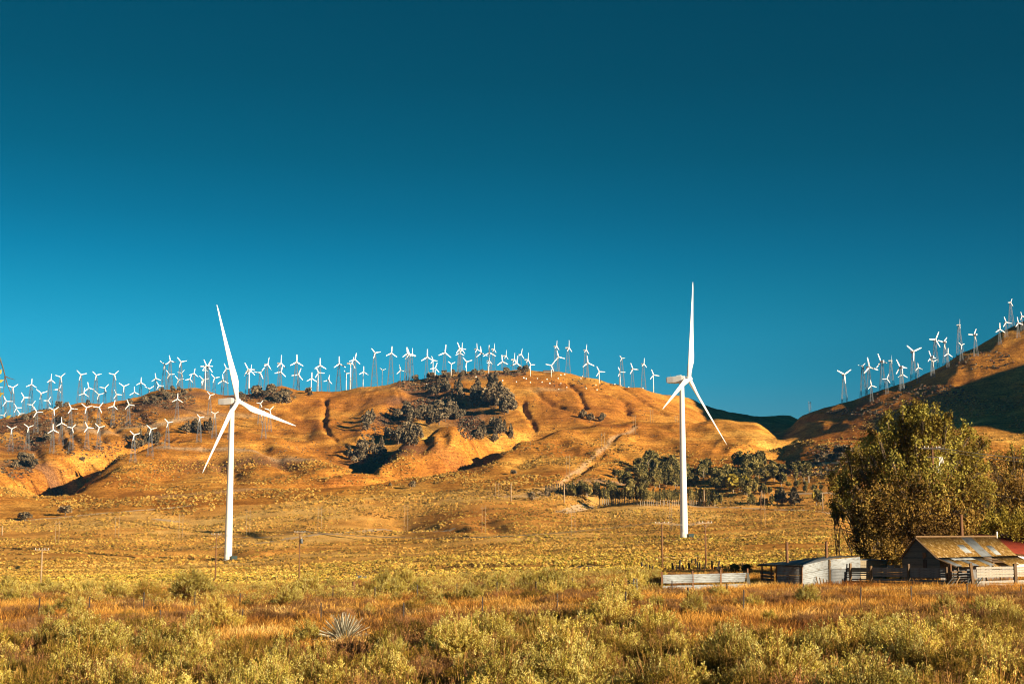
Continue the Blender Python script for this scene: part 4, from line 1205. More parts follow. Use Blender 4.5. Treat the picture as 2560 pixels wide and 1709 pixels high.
for k in range(3):
    MB().tube([(.7 + k * .2, -.25, hh - 1.3), (.9 + k * .2, -.25, hh - 2.0)], .05, 6).build('fuse', 'insulator', T)
e0 = Vector((x, y, z + hh - .1))
for k, (yy, lab_) in enumerate(((1131, 'upper'), (1136, 'second'), (1144, 'lowest'))):
    wire('power_line', e0 + Vector((.3 + k * .25, 0, -.1 - (k == 2) * .35)), P(2760, yy + 22, 140), .35, .02, lab_ + ' of the pale wires running right from the pole before the cottonwood', 'wires at the big cottonwood')
wire('power_line', P(2455, 1229, 150), P(2760, 1262, 120), .3, .012, 'thin pale wire crossing the trees at the right edge', None)

# scraps on the plain
T = thing('scrap_heap', 'dark box and pale sheet dumped behind the middle bushes', 'scrap', hit(902, 1449))
MB().box((-.3, 0, .5), (.75, .6, 1.0)).build('box', 'dark_corrugated', T)
MB().slab([(-.15, -.4, .1), (.1, -.4, 1.1), (.2, -.4, 1.0), (.1, -.4, .1)], .05).build('panel', 'pale_corrugated', T)
MB().slab([(.3, 0, .15), (1.3, .2, .5), (1.3, .5, 1.0), (.3, .3, .6)], .05).build('sheet', 'cream_board', T)
MB().tube([(-1.3, 0, .5), (-1.0, 0, 1.0), (-.6, 0, .95)], .06, 5).build('pipe', 'dark_steel', T)
x, y, z = G(708, 33)
T = thing('meter_box', 'small dark metal box half hidden in the brush at the bottom edge', 'box', (x, y, z))
MB().box((0, 0, 1.42), (.13, .1, .12)).build('lid', 'dark_corrugated', T)
MB().box((.02, .02, .68), (.3, .2, 1.2)).build('body', 'dark_corrugated', T)
MB().bar((0, 0, -.2), (0, 0, 1.4), .05).build('post', 'dark_steel', T)
x, y, z = G(1243, 33)
o = MB().box((0, 0, .7), (.09, .06, 1.5)).build('wooden_stake', 'pale_pole_wood', None, (x, y, z))
tag(o, 'pale wooden stake top poking out of the bushes at the bottom edge', 'stake')

# dirt tracks draped on the plain
plain('track_dirt', (.55, .38, .22), 1, .25, .6)
def track(label, pl, w, name='dirt_track'):
    Q = [Vector(hit(*q)) for q in pl]
    pts = []
    for a, b in zip(Q[:-1], Q[1:]):
        n_ = max(1, int((b - a).length / 4))
        pts += [a.lerp(b, k / n_) for k in range(n_)]
    pts.append(Q[-1])
    mb = MB(); vs = []
    for i, p in enumerate(pts):
        d = (pts[min(i + 1, len(pts) - 1)] - pts[max(i - 1, 0)]); d.z = 0; d.normalize()
        s_ = Vector((-d.y, d.x, 0))
        for k in (-1, -.33, .33, 1):
            ww = w / 2 * (1 + .3 * math.sin(i * 1.3 + k * 2))
            q = p + s_ * k * ww
            vs.append((q.x, q.y, gz(q.x, q.y) + .12 - (.1 if abs(k) == 1 else 0)))
    mb.add(vs, [(4 * i + k, 4 * i + k + 1, 4 * i + 5 + k, 4 * i + 4 + k) for i in range(len(pts) - 1) for k in range(3)], True)
    o = mb.build(name, 'track_dirt')
    tag(o, label, None, None, 'structure')
track('pale dirt track passing behind the base of the right tall turbine', [(1500, 1356), (1600, 1354), (1710, 1348), (1800, 1345), (1900, 1342), (2010, 1338)], 7)
track('dirt track crossing the plain', [(1390, 1374), (1500, 1368), (1600, 1362), (1660, 1355)], 6)
track('dirt track before the corral', [(1560, 1395), (1700, 1392), (1800, 1386), (1880, 1384), (2000, 1382)], 5)
track('pale curving access road below the grove', [(1404, 1281), (1425, 1277), (1440, 1272), (1470, 1266), (1510, 1263)], 12)
track('dirt track across the left plain', [(520, 1368), (640, 1358), (740, 1342), (830, 1333), (960, 1322), (1130, 1326)], 7)
track('short pale track on the left plain', [(384, 1296), (420, 1300), (445, 1305)], 7)
track('dirt track along the far post line', [(640, 1446), (820, 1434), (960, 1428), (1100, 1424), (1260, 1426), (1420, 1418), (1600, 1416)], 4)
track('road at the foot of the hill', [(40, 1300), (150, 1292), (300, 1280), (480, 1262)], 6)
track('lane before the trees right of the turbine', [(1720, 1262), (1850, 1268), (1980, 1274), (2080, 1284)], 6)
track('field edge left of the cottonwood', [(1990, 1234), (2060, 1232), (2120, 1232)], 9)
track('bright field edge on the foot of the right-hand hill', [(2025, 1163), (2080, 1156), (2150, 1148)], 8)

# ------------------------------------------------------------------ leaves and branches
def quads(name, C, A, B, mats, mi=None):
    """leaf mesh: centres C, half axes A and B (n x 3 arrays)"""
    n_ = len(C)
    co = np.stack([C - A - B, C + A - B, C + A + B, C - A + B], 1).reshape(-1, 3)
    me = bpy.data.meshes.new(name)
    me.vertices.add(4 * n_); me.vertices.foreach_set('co', co.astype(np.float32).ravel())
    me.loops.add(4 * n_); me.loops.foreach_set('vertex_index', np.arange(4 * n_, dtype=np.int32))
    me.polygons.add(n_); me.polygons.foreach_set('loop_start', np.arange(0, 4 * n_, 4, dtype=np.int32))
    me.polygons.foreach_set('loop_total', np.full(n_, 4, np.int32))
    me.update(calc_edges=True)
    for m_ in ([mats] if isinstance(mats, str) else mats):
        me.materials.append(MATS[m_])
    if mi is not None:
        me.polygons.foreach_set('material_index', np.asarray(mi, np.int32))
    return me
def rdir(n_, rs, up=0.0):
    v_ = rs.normal(size=(n_, 3)); v_[:, 2] += up
    return v_ / np.linalg.norm(v_, axis=1)[:, None]
def leaf_axes(n_, rs, a, b, axis=None):
    A = axis if axis is not None else rdir(n_, rs)
    B = np.cross(A, rdir(n_, rs)); B /= np.linalg.norm(B, axis=1)[:, None] + 1e-9
    s_ = rs.uniform(.6, 1.35, (n_, 1))
    return A * a * s_, B * b * s_

def rabbitbrush(seed, r, h, nst, tips, mats, stemmat=0, spread=1.0):
    rs = np.random.RandomState(seed)
    Cs, As, Bs, Ms = [], [], [], []
    lob = rs.uniform(-1, 1, (5, 2)) * r * .35
    base = lob[rs.randint(0, 5, nst)] * .5
    ang = rs.uniform(0, 2 * np.pi, nst); rad = np.sqrt(rs.uniform(0, 1, nst)) * spread
    hh = h * (1 - .45 * rad ** 2) * rs.uniform(.66, 1.12, nst) * (1 + .18 * np.sin(ang * 3 + seed))
    hh[int(nst * .78):] *= 1.1
    tip = np.stack([base[:, 0] + np.cos(ang) * rad * r, base[:, 1] + np.sin(ang) * rad * r, hh], 1)
    b0 = np.stack([base[:, 0] + np.cos(ang) * rad * r * .15, base[:, 1] + np.sin(ang) * rad * r * .15, np.zeros(nst)], 1)
    for k in range(3):                       # three slightly bent pieces per stem
        f0, f1 = k / 3, (k + 1) / 3
        pz = lambda f: b0 + (tip - b0) * np.array([f ** 1.25, f ** 1.25, f])[None]
        p0_, p1_ = pz(f0), pz(f1)
        A = (p1_ - p0_) / 2
        sd = np.cross(A, rdir(nst, rs)); sd /= np.linalg.norm(sd, axis=1)[:, None] + 1e-9
        Cs.append((p0_ + p1_) / 2); As.append(A); Bs.append(sd * (.008 - .0015 * k)); Ms.append(np.full(nst, stemmat))
    tips = int(tips * 2.1); nl = int(nst * .78); n2 = nl * tips
    idx = np.repeat(np.arange(nl), tips)
    f = 1 - np.abs(rs.normal(0, .135, n2)); f = np.clip(f, .35, 1.04)
    pos = b0[idx] + (tip - b0)[idx] * np.stack([f ** 1.25, f ** 1.25, f], 1) + rs.normal(0, .026, (n2, 3))
    d_ = (tip - b0)[idx]; d_ /= np.linalg.norm(d_, axis=1)[:, None]
    d_ = d_ + rs.normal(0, .6, (n2, 3)); d_ /= np.linalg.norm(d_, axis=1)[:, None]
    A, B = leaf_axes(n2, rs, .0165, .0065, d_)
    Cs.append(pos); As.append(A); Bs.append(B); Ms.append(np.where(f > .93 - rs.uniform(0, .10, n2), 1, 2))
    return quads('foliage', np.concatenate(Cs), np.concatenate(As), np.concatenate(Bs), mats, np.concatenate(Ms))
RB = ['dry_stem', 'rabbitbrush_tip', 'rabbitbrush_green']
brush = [rabbitbrush(i, r, h, n_, tp_, RB) for i, (r, h, n_, tp_) in enumerate(
    [(.85, 1.2, 400, 20), (.7, 1.05, 320, 20), (1.0, 1.4, 460, 20), (.6, .9, 260, 20), (.9, 1.05, 420, 19), (.75, 1.4, 340, 18)])]
greeny = [rabbitbrush(20 + i, r, h, n_, tp_, ['dry_stem', 'rabbitbrush_green', 'rabbitbrush_green']) for i, (r, h, n_, tp_) in enumerate([(.7, .9, 240, 15), (.9, 1.1, 280, 15)])]
rusty = [rabbitbrush(30 + i, r, h, n_, tp_, ['rust_brush', 'dry_stem', 'rust_brush']) for i, (r, h, n_, tp_) in enumerate([(.7, .8, 300, 7), (.9, 1.0, 340, 7)])]
lowbrush = [rabbitbrush(50 + i, .6, .75, 60, 9, RB) for i in range(3)]

# instances for what nobody could count
def hidden_coll(name, meshes):
    c = bpy.data.collections.new(name)
    for m_ in meshes:
        o = bpy.data.objects.new(m_.name, m_); c.objects.link(o)
    return c
def scatter(name, label, xyz, scl, meshes, tilt=.12):
    n_ = len(xyz)
    me = bpy.data.meshes.new(name)
    me.vertices.add(n_); me.vertices.foreach_set('co', np.asarray(xyz, np.float32).ravel())
    a_ = me.attributes.new('scl', 'FLOAT', 'POINT'); a_.data.foreach_set('value', np.asarray(scl, np.float32))
    rot = np.stack([nrg.normal(0, tilt, n_), nrg.normal(0, tilt, n_), nrg.uniform(0, 6.28, n_)], 1)
    a_ = me.attributes.new('rot', 'FLOAT_VECTOR', 'POINT'); a_.data.foreach_set('vector', rot.astype(np.float32).ravel())
    a_ = me.attributes.new('vid', 'INT', 'POINT'); a_.data.foreach_set('value', nrg.randint(0, len(meshes), n_).astype(np.int32))
    o = link(name, me)
    tag(o, label, None, None, 'stuff')
    g = bpy.data.node_groups.new(name, 'GeometryNodeTree')
    g.interface.new_socket('Geometry', in_out='INPUT', socket_type='NodeSocketGeometry')
    g.interface.new_socket('Geometry', in_out='OUTPUT', socket_type='NodeSocketGeometry')
    gi, go = g.nodes.new('NodeGroupInput'), g.nodes.new('NodeGroupOutput')
    ip = g.nodes.new('GeometryNodeInstanceOnPoints')
    ci = g.nodes.new('GeometryNodeCollectionInfo')
    ci.inputs['Collection'].default_value = hidden_coll(name + '_kinds', meshes)
    ci.inputs['Separate Children'].default_value = True
    ci.inputs['Reset Children'].default_value = True
    def attr(nm, tp_):
        q = g.nodes.new('GeometryNodeInputNamedAttribute'); q.data_type = tp_; q.inputs[0].default_value = nm
        return q.outputs['Attribute']
    ip.inputs['Pick Instance'].default_value = True
    g.links.new(gi.outputs[0], ip.inputs['Points']); g.links.new(ci.outputs[0], ip.inputs['Instance'])
    g.links.new(attr('vid', 'INT'), ip.inputs['Instance Index'])
    g.links.new(attr('rot', 'FLOAT_VECTOR'), ip.inputs['Rotation'])
    g.links.new(attr('scl', 'FLOAT'), ip.inputs['Scale'])
    g.links.new(ip.outputs[0], go.inputs[0])
    md = o.modifiers.new('scatter', 'NODES'); md.node_group = g
    return o
def grass_mesh(seed, nb, h, sp_, w_, mat):
    rs = np.random.RandomState(seed)
    b0 = np.stack([rs.normal(0, sp_ * .35, nb), rs.normal(0, sp_ * .35, nb), np.full(nb, -.02)], 1)
    lean = rs.normal(0, .38, (nb, 2))
    hh = h * rs.uniform(.5, 1.15, nb)
    Cs, As, Bs = [], [], []
    p = b0
    for k in range(2):
        q = p + np.stack([lean[:, 0] * hh * (.25 + .5 * k), lean[:, 1] * hh * (.25 + .5 * k), hh / 2], 1)
        A = (q - p) / 2
        sd = np.cross(A, rdir(nb, rs)); sd /= np.linalg.norm(sd, axis=1)[:, None] + 1e-9
        Cs.append((p + q) / 2); As.append(A); Bs.append(sd * w_ * (1 - .5 * k)); p = q
    return quads('grass', np.concatenate(Cs), np.concatenate(As), np.concatenate(Bs), mat)
def fan_points(n_, d0, d1, pxm=260, power=1.0):
    """random points inside the camera's fan between two distances, with a little margin"""
    u = nrg.uniform(0, 1, n_)
    d = np.sqrt(d0 * d0 + u * (d1 * d1 - d0 * d0))
    if power != 1.0:
        d = d0 + (d1 - d0) * u ** power
    px = nrg.uniform(-pxm, 2560 + pxm, n_)
    return (px - 1280) / F * d, d, px
def laid(x, y, dz=0):
    return np.stack([x, y, Hg(x, y) + dz], 1)

# where buildings and yards stand, keep tall plants out
def clear_yard(x, y, px):
    m_ = (y > 112) & (y < 160) & (px > 1640)
    return ~m_
x, y, px = fan_points(60000, 16, 62)
dens = fbm(x / 5, y / 5, 2)
k_ = dens > -.55
scatter('dry_grass', 'golden dry grass between the bushes of the foreground', laid(x[k_], y[k_]), nrg.uniform(.7, 1.5, k_.sum()),
        [grass_mesh(i, 16, .34, .28, .006, 'straw') for i in range(4)])
x, y, px = fan_points(90000, 60, 200)
cl = clear_yard(x, y, px) | (nrg.uniform(0, 1, len(x)) < .5)
k_ = cl & (fbm(x / 7, y / 10, 2) > -.7)
sc_ = nrg.uniform(.7, 1.6, len(x)) * np.where(clear_yard(x, y, px), 1, .75)
scatter('dry_grass', 'golden dry grass on the flat around the wire fences', laid(x[k_], y[k_]), sc_[k_],
        [grass_mesh(10 + i, 12, .42, .45, .012, 'straw') for i in range(4)])
x, y, px = fan_points(24000, 45, 175)
k_ = (fbm(x / 9 + 40, y / 9, 2) > .15) & clear_yard(x, y, px)
scatter('brown_weeds', 'low rust-brown dead weeds among the dry grass', laid(x[k_], y[k_]), nrg.uniform(.35, .75, k_.sum()), rusty)

# sagebrush of the plain and the foot of the hills
def tuft(seed, mat, n_=26, sz=.16, r=.5, h=.55):
    rs = np.random.RandomState(seed)
    dr = rdir(n_, rs); dr[:, 2] = np.abs(dr[:, 2])
    C = dr * np.array([r, r, h]) * rs.uniform(.55, 1, (n_, 1))
    A, B = leaf_axes(n_, rs, sz * 1.3, sz * .9)
    return quads('sagebrush', C, A, B, mat)
sage = [tuft(i, 'sage') for i in range(5)]
sagef = [tuft(10 + i, 'sage_far') for i in range(5)]
x, y, px = fan_points(135000, 175, 1060, 200, 1.25)
pat = fbm(x / 170, y / 26, 3) * .9 + .5 * fbm(x / 30, y / 30, 2) + .25 * np.exp(-((y - 380) / 200) ** 2)
k_ = (pat > -.12 + .4 * nrg.uniform(-.5, .5, len(x))) & (nrg.uniform(0, 1, len(x)) < np.where(y < 420, .62, .8))
k_ &= ~((np.abs(px - 1700) < 900) & (y > 175) & (y < 240) & (px > 1300))
scl = nrg.uniform(.5, 1.35, len(x)) * np.clip(.6 + y / 1700, .65, 1.2)
mixf = nrg.uniform(0, 1, len(x)) < np.clip(.25 + .75 * (y - 230) / 480 + .5 * fbm(x / 120, y / 120, 2), 0.05, .95)
near_ = k_ & ~mixf; far_ = k_ & mixf
scatter('sagebrush', 'yellow-green sagebrush dotted over the plain', laid(x[near_], y[near_], .05), scl[near_], sage)
scatter('sagebrush', 'brownish sagebrush dotted over the plain', laid(x[far_], y[far_], .05), scl[far_], sagef)
x, y, px = fan_points(26000, 1060, 1420, 200)
pat = fbm(x / 60, y / 80, 3)
k_ = pat > .05 + .5 * nrg.uniform(-.5, .5, len(x))
k_ |= (px > 1000) & (px < 1450) & (y < 1300) & (pat > -.2)
scatter('sagebrush', 'brown scrub on the foot of the hills', laid(x[k_], y[k_], .1), nrg.uniform(.9, 2.2, k_.sum()), sagef)

# brown scrub patches high on the hills, from photo regions: cx, cy, rx, ry, number
def region_points(regs, dmin=1100):
    P3 = []
    for cx, cy, rx, ry, n_ in regs:
        for _ in range(n_):
            a = rng.uniform(0, 6.28); r = math.sqrt(rng.random())
            h_ = hit(cx + rx * r * math.cos(a), cy + ry * r * math.sin(a), dmin)
            P3.append(h_)
    return np.array(P3)
S1 = [(1090, 1020, 75, 28, 1100), (1040, 960, 50, 18, 350), (1170, 940, 80, 10, 150), (1270, 935, 45, 6, 90), (1180, 1070, 35, 30, 450), (980, 1050, 40, 30, 160), (925, 1070, 25, 40, 90),
      (60, 1080, 80, 45, 420), (40, 1170, 45, 25, 160), (150, 1040, 80, 25, 260), (270, 1045, 70, 30, 200), (430, 1000, 60, 22, 330), (340, 1040, 60, 30, 240), (360, 1100, 60, 16, 120),
      (680, 995, 60, 16, 200), (600, 1000, 20, 8, 50), (230, 1120, 80, 25, 120), (960, 1150, 30, 12, 60), (920, 1145, 50, 10, 60), (1450, 960, 120, 15, 60), (1250, 1000, 40, 30, 90),
      (2150, 1030, 90, 8, 120), (2330, 975, 90, 12, 100), (2450, 900, 90, 25, 90), (2150, 1130, 150, 20, 160), (1980, 1180, 120, 12, 240), (2300, 1000, 150, 20, 120)]
Q = region_points(S1)
sj = [tuft(30 + i, 'juniper', 24, .2, .55, .6) for i in range(4)]
scatter('hill_scrub', 'brown scrub dotted over the hillsides', Q, nrg.uniform(1.0, 2.8, len(Q)), sj + [tuft(40 + i, 'rust_brush', 24, .2, .6, .4) for i in range(3)])
Q = region_points([(400, 1110, 400, 90, 700), (1350, 1050, 350, 90, 380), (900, 1100, 200, 90, 200)])
scatter('hill_scrub', 'sparse small shrubs on the open grass slopes', Q, nrg.uniform(.5, 1.5, len(Q)), sj)

# ------------------------------------------------------------------ single trees
def crown(seed, n_, rx, rz, z0, sz, mat, lobes=7, shape='round'):
    rs = np.random.RandomState(seed)
    if shape == 'cone':
        t_ = rs.uniform(0, 1, n_) ** .8
        rr = (1 - t_) ** .8 * rx * np.sqrt(rs.uniform(.25, 1, n_)) * (1 + .3 * np.sin(t_ * 20 + seed))
        a = rs.uniform(0, 6.28, n_)
        C = np.stack([np.cos(a) * rr, np.sin(a) * rr, z0 + t_ * rz * 2], 1)
    elif shape == 'column':
        t_ = rs.uniform(0, 1, n_)
        rr = rx * np.sin(np.pi * np.clip(t_ * .85 + .12, 0, 1)) ** .6 * np.sqrt(rs.uniform(.2, 1, n_))
        a = rs.uniform(0, 6.28, n_)
        C = np.stack([np.cos(a) * rr, np.sin(a) * rr, z0 + t_ * rz * 2], 1)
    else:
        lc = rdir(lobes, rs) * np.array([rx * .55, rx * .55, rz * .55]); lr = rs.uniform(.4, .62, lobes)
        i = rs.randint(0, lobes, n_)
        C = lc[i] + rdir(n_, rs) * np.array([rx, rx, rz]) * (lr[i] * rs.uniform(.55, 1, n_))[:, None]
        C[:, 2] += z0 + rz
        C[:, 2] = np.maximum(C[:, 2], z0 * .6)
    A, B = leaf_axes(n_, rs, sz * 1.2, sz * .8)
    return quads('crown', C, A, B, mat)
def trunk_mesh(seed, h, r, mat, z1=None, limbs=4, spread=1.6):
    rs = random.Random(seed)
    mb = MB()
    top = Vector((rs.uniform(-.2, .2), rs.uniform(-.2, .2), h))
    mb.tube([(0, 0, -.4), top * .5, top], [r, r * .75, r * .4], 6, False)
    for _ in range(limbs):
        f = rs.uniform(.45, .9); a = rs.uniform(0, 6.28)
        p = top * f
        mb.tube([p, p + Vector((math.cos(a) * spread * .5, math.sin(a) * spread * .5, h * .25)), p + Vector((math.cos(a) * spread, math.sin(a) * spread, h * .5))], [r * .45, r * .3, r * .1], 5, False)
    return mb.mesh('trunk', mat)
def tree_kind(name, cm, tm):
    e = bpy.data.objects.new(name, None)
    return (name, cm, tm)
PINES = [tree_kind('pine_tree', crown(60 + i, 380, 1.8, 2.6 + .3 * i, 1.0, .30, 'juniper', shape='cone'), trunk_mesh(60 + i, 3, .22, 'bark', limbs=2)) for i in range(4)]
OAKS = [tree_kind('hill_tree', crown(70 + i, 420, 2.5, 2.0, .8, .30, 'juniper', 6), trunk_mesh(70 + i, 2.6, .25, 'bark')) for i in range(4)]
GROVE = [tree_kind('grove_tree', crown(80 + i, 560, 3.6, 3.7, 1.4, .42, 'grove_leaf', 9), trunk_mesh(80 + i, 5, .3, 'pale_bark', limbs=5, spread=2)) for i in range(5)]
YEL = [tree_kind('grove_tree', crown(90 + i, 360, 3.0, 3.6, 1.4, .45, 'yellow_leaf', 8), trunk_mesh(90 + i, 5, .26, 'pale_bark', limbs=4)) for i in range(2)]
POPL = [tree_kind('poplar_tree', crown(100 + i, 260, 1.1, 3.9, 4.8, .34, 'grove_leaf', shape='column'), trunk_mesh(100 + i, 11, .38, 'pale_bark', limbs=0)) for i in range(3)]
CYP = [tree_kind('cypress_tree', crown(110 + i, 240, .62, 3.0, .3, .26, 'juniper', shape='column'), trunk_mesh(110 + i, 5, .2, 'bark', limbs=0)) for i in range(2)]
KH = {'pine_tree': 6.6, 'hill_tree': 4.8, 'grove_tree': 9.2, 'poplar_tree': 12.6, 'cypress_tree': 6.3}
def plant(kinds, x, y, z, h_, label, cat, group, wide=1.0):
    name, cm, tm = rng.choice(kinds)
    s_ = h_ / KH[name]
    T = thing(name, label, cat, (x, y, z - .05), rng.uniform(0, 6.28), group)
    w_ = s_ * wide * rng.uniform(.85, 1.2)
    T.scale = (w_, w_, s_)
    link('crown', cm, T); link('trunk', tm, T)
    return T
def plant_region(kinds, cx, cy, rx, ry, n_, hp, label, cat, group, dmin=1000, wide=1.0):
    for _ in range(n_):
        a = rng.uniform(0, 6.28); r = math.sqrt(rng.random())
        x, y, z = hit(cx + rx * r * math.cos(a), cy + ry * r * math.sin(a), dmin)
        m_ = rng.uniform(.7, 1.3)
        w1 = 'shorter ' if m_ < .9 else 'taller ' if m_ > 1.1 else 'middle-sized '
        w2 = ', upper side' if y > hit(cx, cy, dmin)[1] else ', lower side'
        l_ = label.replace('tall ', '', 1) if label.startswith('tall ') else label
        if len((w1 + l_ + w2).split()) > 16: w2 = ''
        plant(kinds, x, y, z, hp * m_ / F * y, w1 + l_ + w2, cat, w1 + group + w2, wide)
RAV = 'tall grey-green pine in the wooded ravine on the central hill'
for q in [(1190, 1000, 45, 20, 13, 36), (1232, 995, 25, 20, 8, 40), (1262, 1025, 22, 25, 8, 36), (1240, 1090, 48, 22, 16, 30), (1110, 985, 40, 14, 9, 24)]:
    plant_region(PINES + OAKS[:1], *q, RAV, 'tree', 'trees in the ravine of the central hill')
for q in [(1075, 1052, 42, 18, 13, 30), (1012, 1045, 22, 22, 8, 34), (1018, 1098, 45, 18, 16, 32), (1130, 1040, 28, 12, 6, 22), (1125, 1030, 30, 15, 6, 26)]:
    plant_region(OAKS + PINES[:2], *q, 'grey-brown tree in the hollow left of the small rounded knoll', 'tree', 'trees in the hollow left of the knoll')
for q in [(935, 1130, 45, 14, 13, 28), (890, 1148, 28, 10, 7, 24), (923, 1060, 12, 22, 4, 34)]:
    plant_region(PINES + OAKS, *q, 'grey pine at the lower end of the wooded hollow', 'tree', 'trees at the lower end of the hollow')
for q in [(1075, 952, 60, 8, 12, 14), (1180, 938, 70, 7, 14, 15), (1290, 932, 35, 5, 9, 17)]:
    plant_region(OAKS, *q, 'dark rounded tree on the crest of the central hill', 'tree', 'trees on the crest of the central hill')
for q in [(1470, 1045, 18, 8, 5, 18), (1500, 1052, 18, 5, 4, 14)]:
    plant_region(OAKS, *q, 'small dark tree at the foot of the right-hand gully', 'tree', 'trees at the foot of the gully')
for q in [(675, 990, 50, 12, 18, 18), (705, 1005, 22, 10, 7, 20), (608, 996, 14, 4, 4, 13), (773, 988, 7, 3, 2, 16)]:
    plant_region(OAKS, *q, 'dark bushy tree on the ridge right of the left tall turbine', 'tree', 'trees right of the left tall turbine')
for q in [(490, 1080, 42, 8, 13, 22), (375, 1103, 32, 9, 12, 22), (345, 1120, 12, 6, 4, 20)]:
    plant_region(PINES + OAKS, *q, 'grey tree in the row above the long shadow left of the left tall turbine', 'tree', 'trees above the long shadow')
for q in [(440, 985, 48, 10, 15, 13), (385, 1002, 35, 10, 9, 12), (330, 1010, 20, 6, 4, 11)]:
    plant_region(OAKS, *q, 'low dark tree on the rounded top left of the left tall turbine', 'tree', 'trees on the left rounded top')
for q in [(150, 1018, 28, 7, 7, 14), (222, 1012, 6, 3, 2, 14), (60, 1165, 26, 16, 8, 20), (115, 1105, 12, 8, 3, 18), (205, 1150, 12, 5, 2, 12), (60, 1050, 12, 4, 3, 14)]:
    plant_region(OAKS, *q, 'dark tree among the small turbines of the left ridge', 'tree', 'trees among the left ridge turbines')
# grove at the foot of the hill
for q in [(1620, 1202, 85, 22, 34, 33), (1700, 1205, 50, 18, 20, 34), (1590, 1230, 45, 12, 12, 36), (1480, 1238, 55, 8, 18, 30), (1650, 1185, 60, 16, 14, 40), (1760, 1195, 25, 20, 6, 36)]:
    w_ = 'at the left end' if q[0] < 1550 else 'at the front' if q[1] > 1225 else 'in the heart' if q[0] < 1680 else 'at the right end'
    plant_region(GROVE, *q, 'olive-grey tree ' + w_ + ' of the dense grove', 'tree', 'trees ' + w_ + ' of the dense grove', wide=.9)
for q in [(1880, 1180, 40, 18, 16, 40), (1840, 1215, 50, 18, 14, 36), (1960, 1180, 70, 8, 20, 22), (2000, 1230, 70, 12, 10, 18), (1905, 1235, 50, 12, 9, 26), (1790, 1215, 20, 18, 7, 36), (1900, 1205, 80, 25, 16, 30)]:
    w_ = 'top' if q[1] < 1190 else 'middle' if q[1] < 1220 else 'bottom'
    w_ += ' left' if q[0] < 1890 else ' right'
    plant_region(GROVE, *q, 'olive tree, ' + w_ + ' of the loose wood beyond the right turbine', 'tree', 'trees at the ' + w_ + ' of the loose wood')
for cx, cy, hp, lb in [(1833, 1232, 52, 'bright yellow-green tree standing out in the wood right of the right tall turbine'),
                       (1862, 1226, 40, 'yellow-green tree just right of the brightest tree in the wood')]:
    x, y, z = hit(cx, cy, 900)
    plant(YEL, x, y, z, hp / F * y, lb, 'tree', None, 1.1)
for cx, cy, hp in [(2022, 1206, 52), (1990, 1212, 46), (2010, 1208, 40), (2052, 1185, 22)]:
    x, y, z = hit(cx, cy, 900)
    plant(POPL, x, y, z, hp / F * y, 'slender green poplar in the small group left of the cottonwood', 'tree', 'poplars left of the cottonwood', 1.3)
for cx, cy, hp, lb in [(1955, 1262, 46, 'conical brown-green pine left of its twin beyond the plain'), (1986, 1264, 48, 'conical brown-green pine right of its twin beyond the plain')]:
    x, y, z = hit(cx, cy, 900)
    plant(PINES, x, y, z, hp / F * y, lb, 'tree', None, 1.2)
for q in [(1900, 1262, 60, 3, 9, 24), (1800, 1262, 60, 4, 8, 22), (2045, 1268, 20, 3, 3, 34), (2105, 1276, 15, 4, 5, 26)]:
    plant_region(GROVE + YEL, *q, 'small tree in the line along the lane beyond the plain', 'tree', 'small trees along the lane', wide=.8)
for q in [(2020, 1164, 60, 3, 10, 12), (2080, 1150, 50, 4, 8, 16), (2110, 1135, 20, 5, 4, 20)]:
    plant_region(OAKS, *q, 'small dark tree along the field edge on the right-hand slope', 'tree', 'trees along the upper field edge')
# row of poplars
for i in range(52):
    px_ = 1500 + i * 5.6 + rng.uniform(-1, 1)
    if 1700 < px_ < 1719: continue
    x, y, z = hit(px_, 1262 + (2 if px_ > 1600 else 0), 850)
    plant(POPL, x, y, z, rng.uniform(36, 46) / F * y, 'slim pale-trunked poplar in the long straight row before the grove', 'tree', 'row of poplars before the grove', .95)
for i, px_ in enumerate([1364, 1367, 1371, 1375, 1380, 1385, 1391, 1396, 1402, 1409, 1415, 1422]):
    x, y, z = hit(px_, 1240 if i < 4 else 1229, 850)
    plant(CYP, x, y, z, (26 if i < 4 else 20) / F * y, 'narrow dark cypress in the short row at the foot of the eroded trail', 'tree', 'cypress row at the trail foot', .8)
for cx, cy, hp, lb in [(1330, 1252, 24, 'brown bushy tree left of the cypress row'), (1030, 1222, 22, 'lone bushy tree at the shadow edge below the central hill'), (975, 1215, 10, 'tiny lone bush in the shadow below the central hill'),
                       (1283, 1187, 14, 'lone dark tree on the slope above the brown scrub'), (62, 1302, 24, 'grey-green round bush at the left edge of the plain'), (163, 1288, 26, 'dark green round bush near the left edge of the plain'),
                       (45, 1424, 12, 'small yellow-green bush on the left plain'), (405, 1407, 9, 'small brown ball-shaped bush on the left plain'),
                       (1832, 1440, 34, 'dark round bush behind the pale metal fence'), (1872, 1436, 30, 'bare grey snag bush at the right end of the pale metal fence')]:
    x, y, z = hit(cx, cy, 110)
    plant(GROVE if cy > 1380 else OAKS, x, y, z, hp / F * y, lb, 'bush', None, 1.5 if cy > 1280 else 1.0)

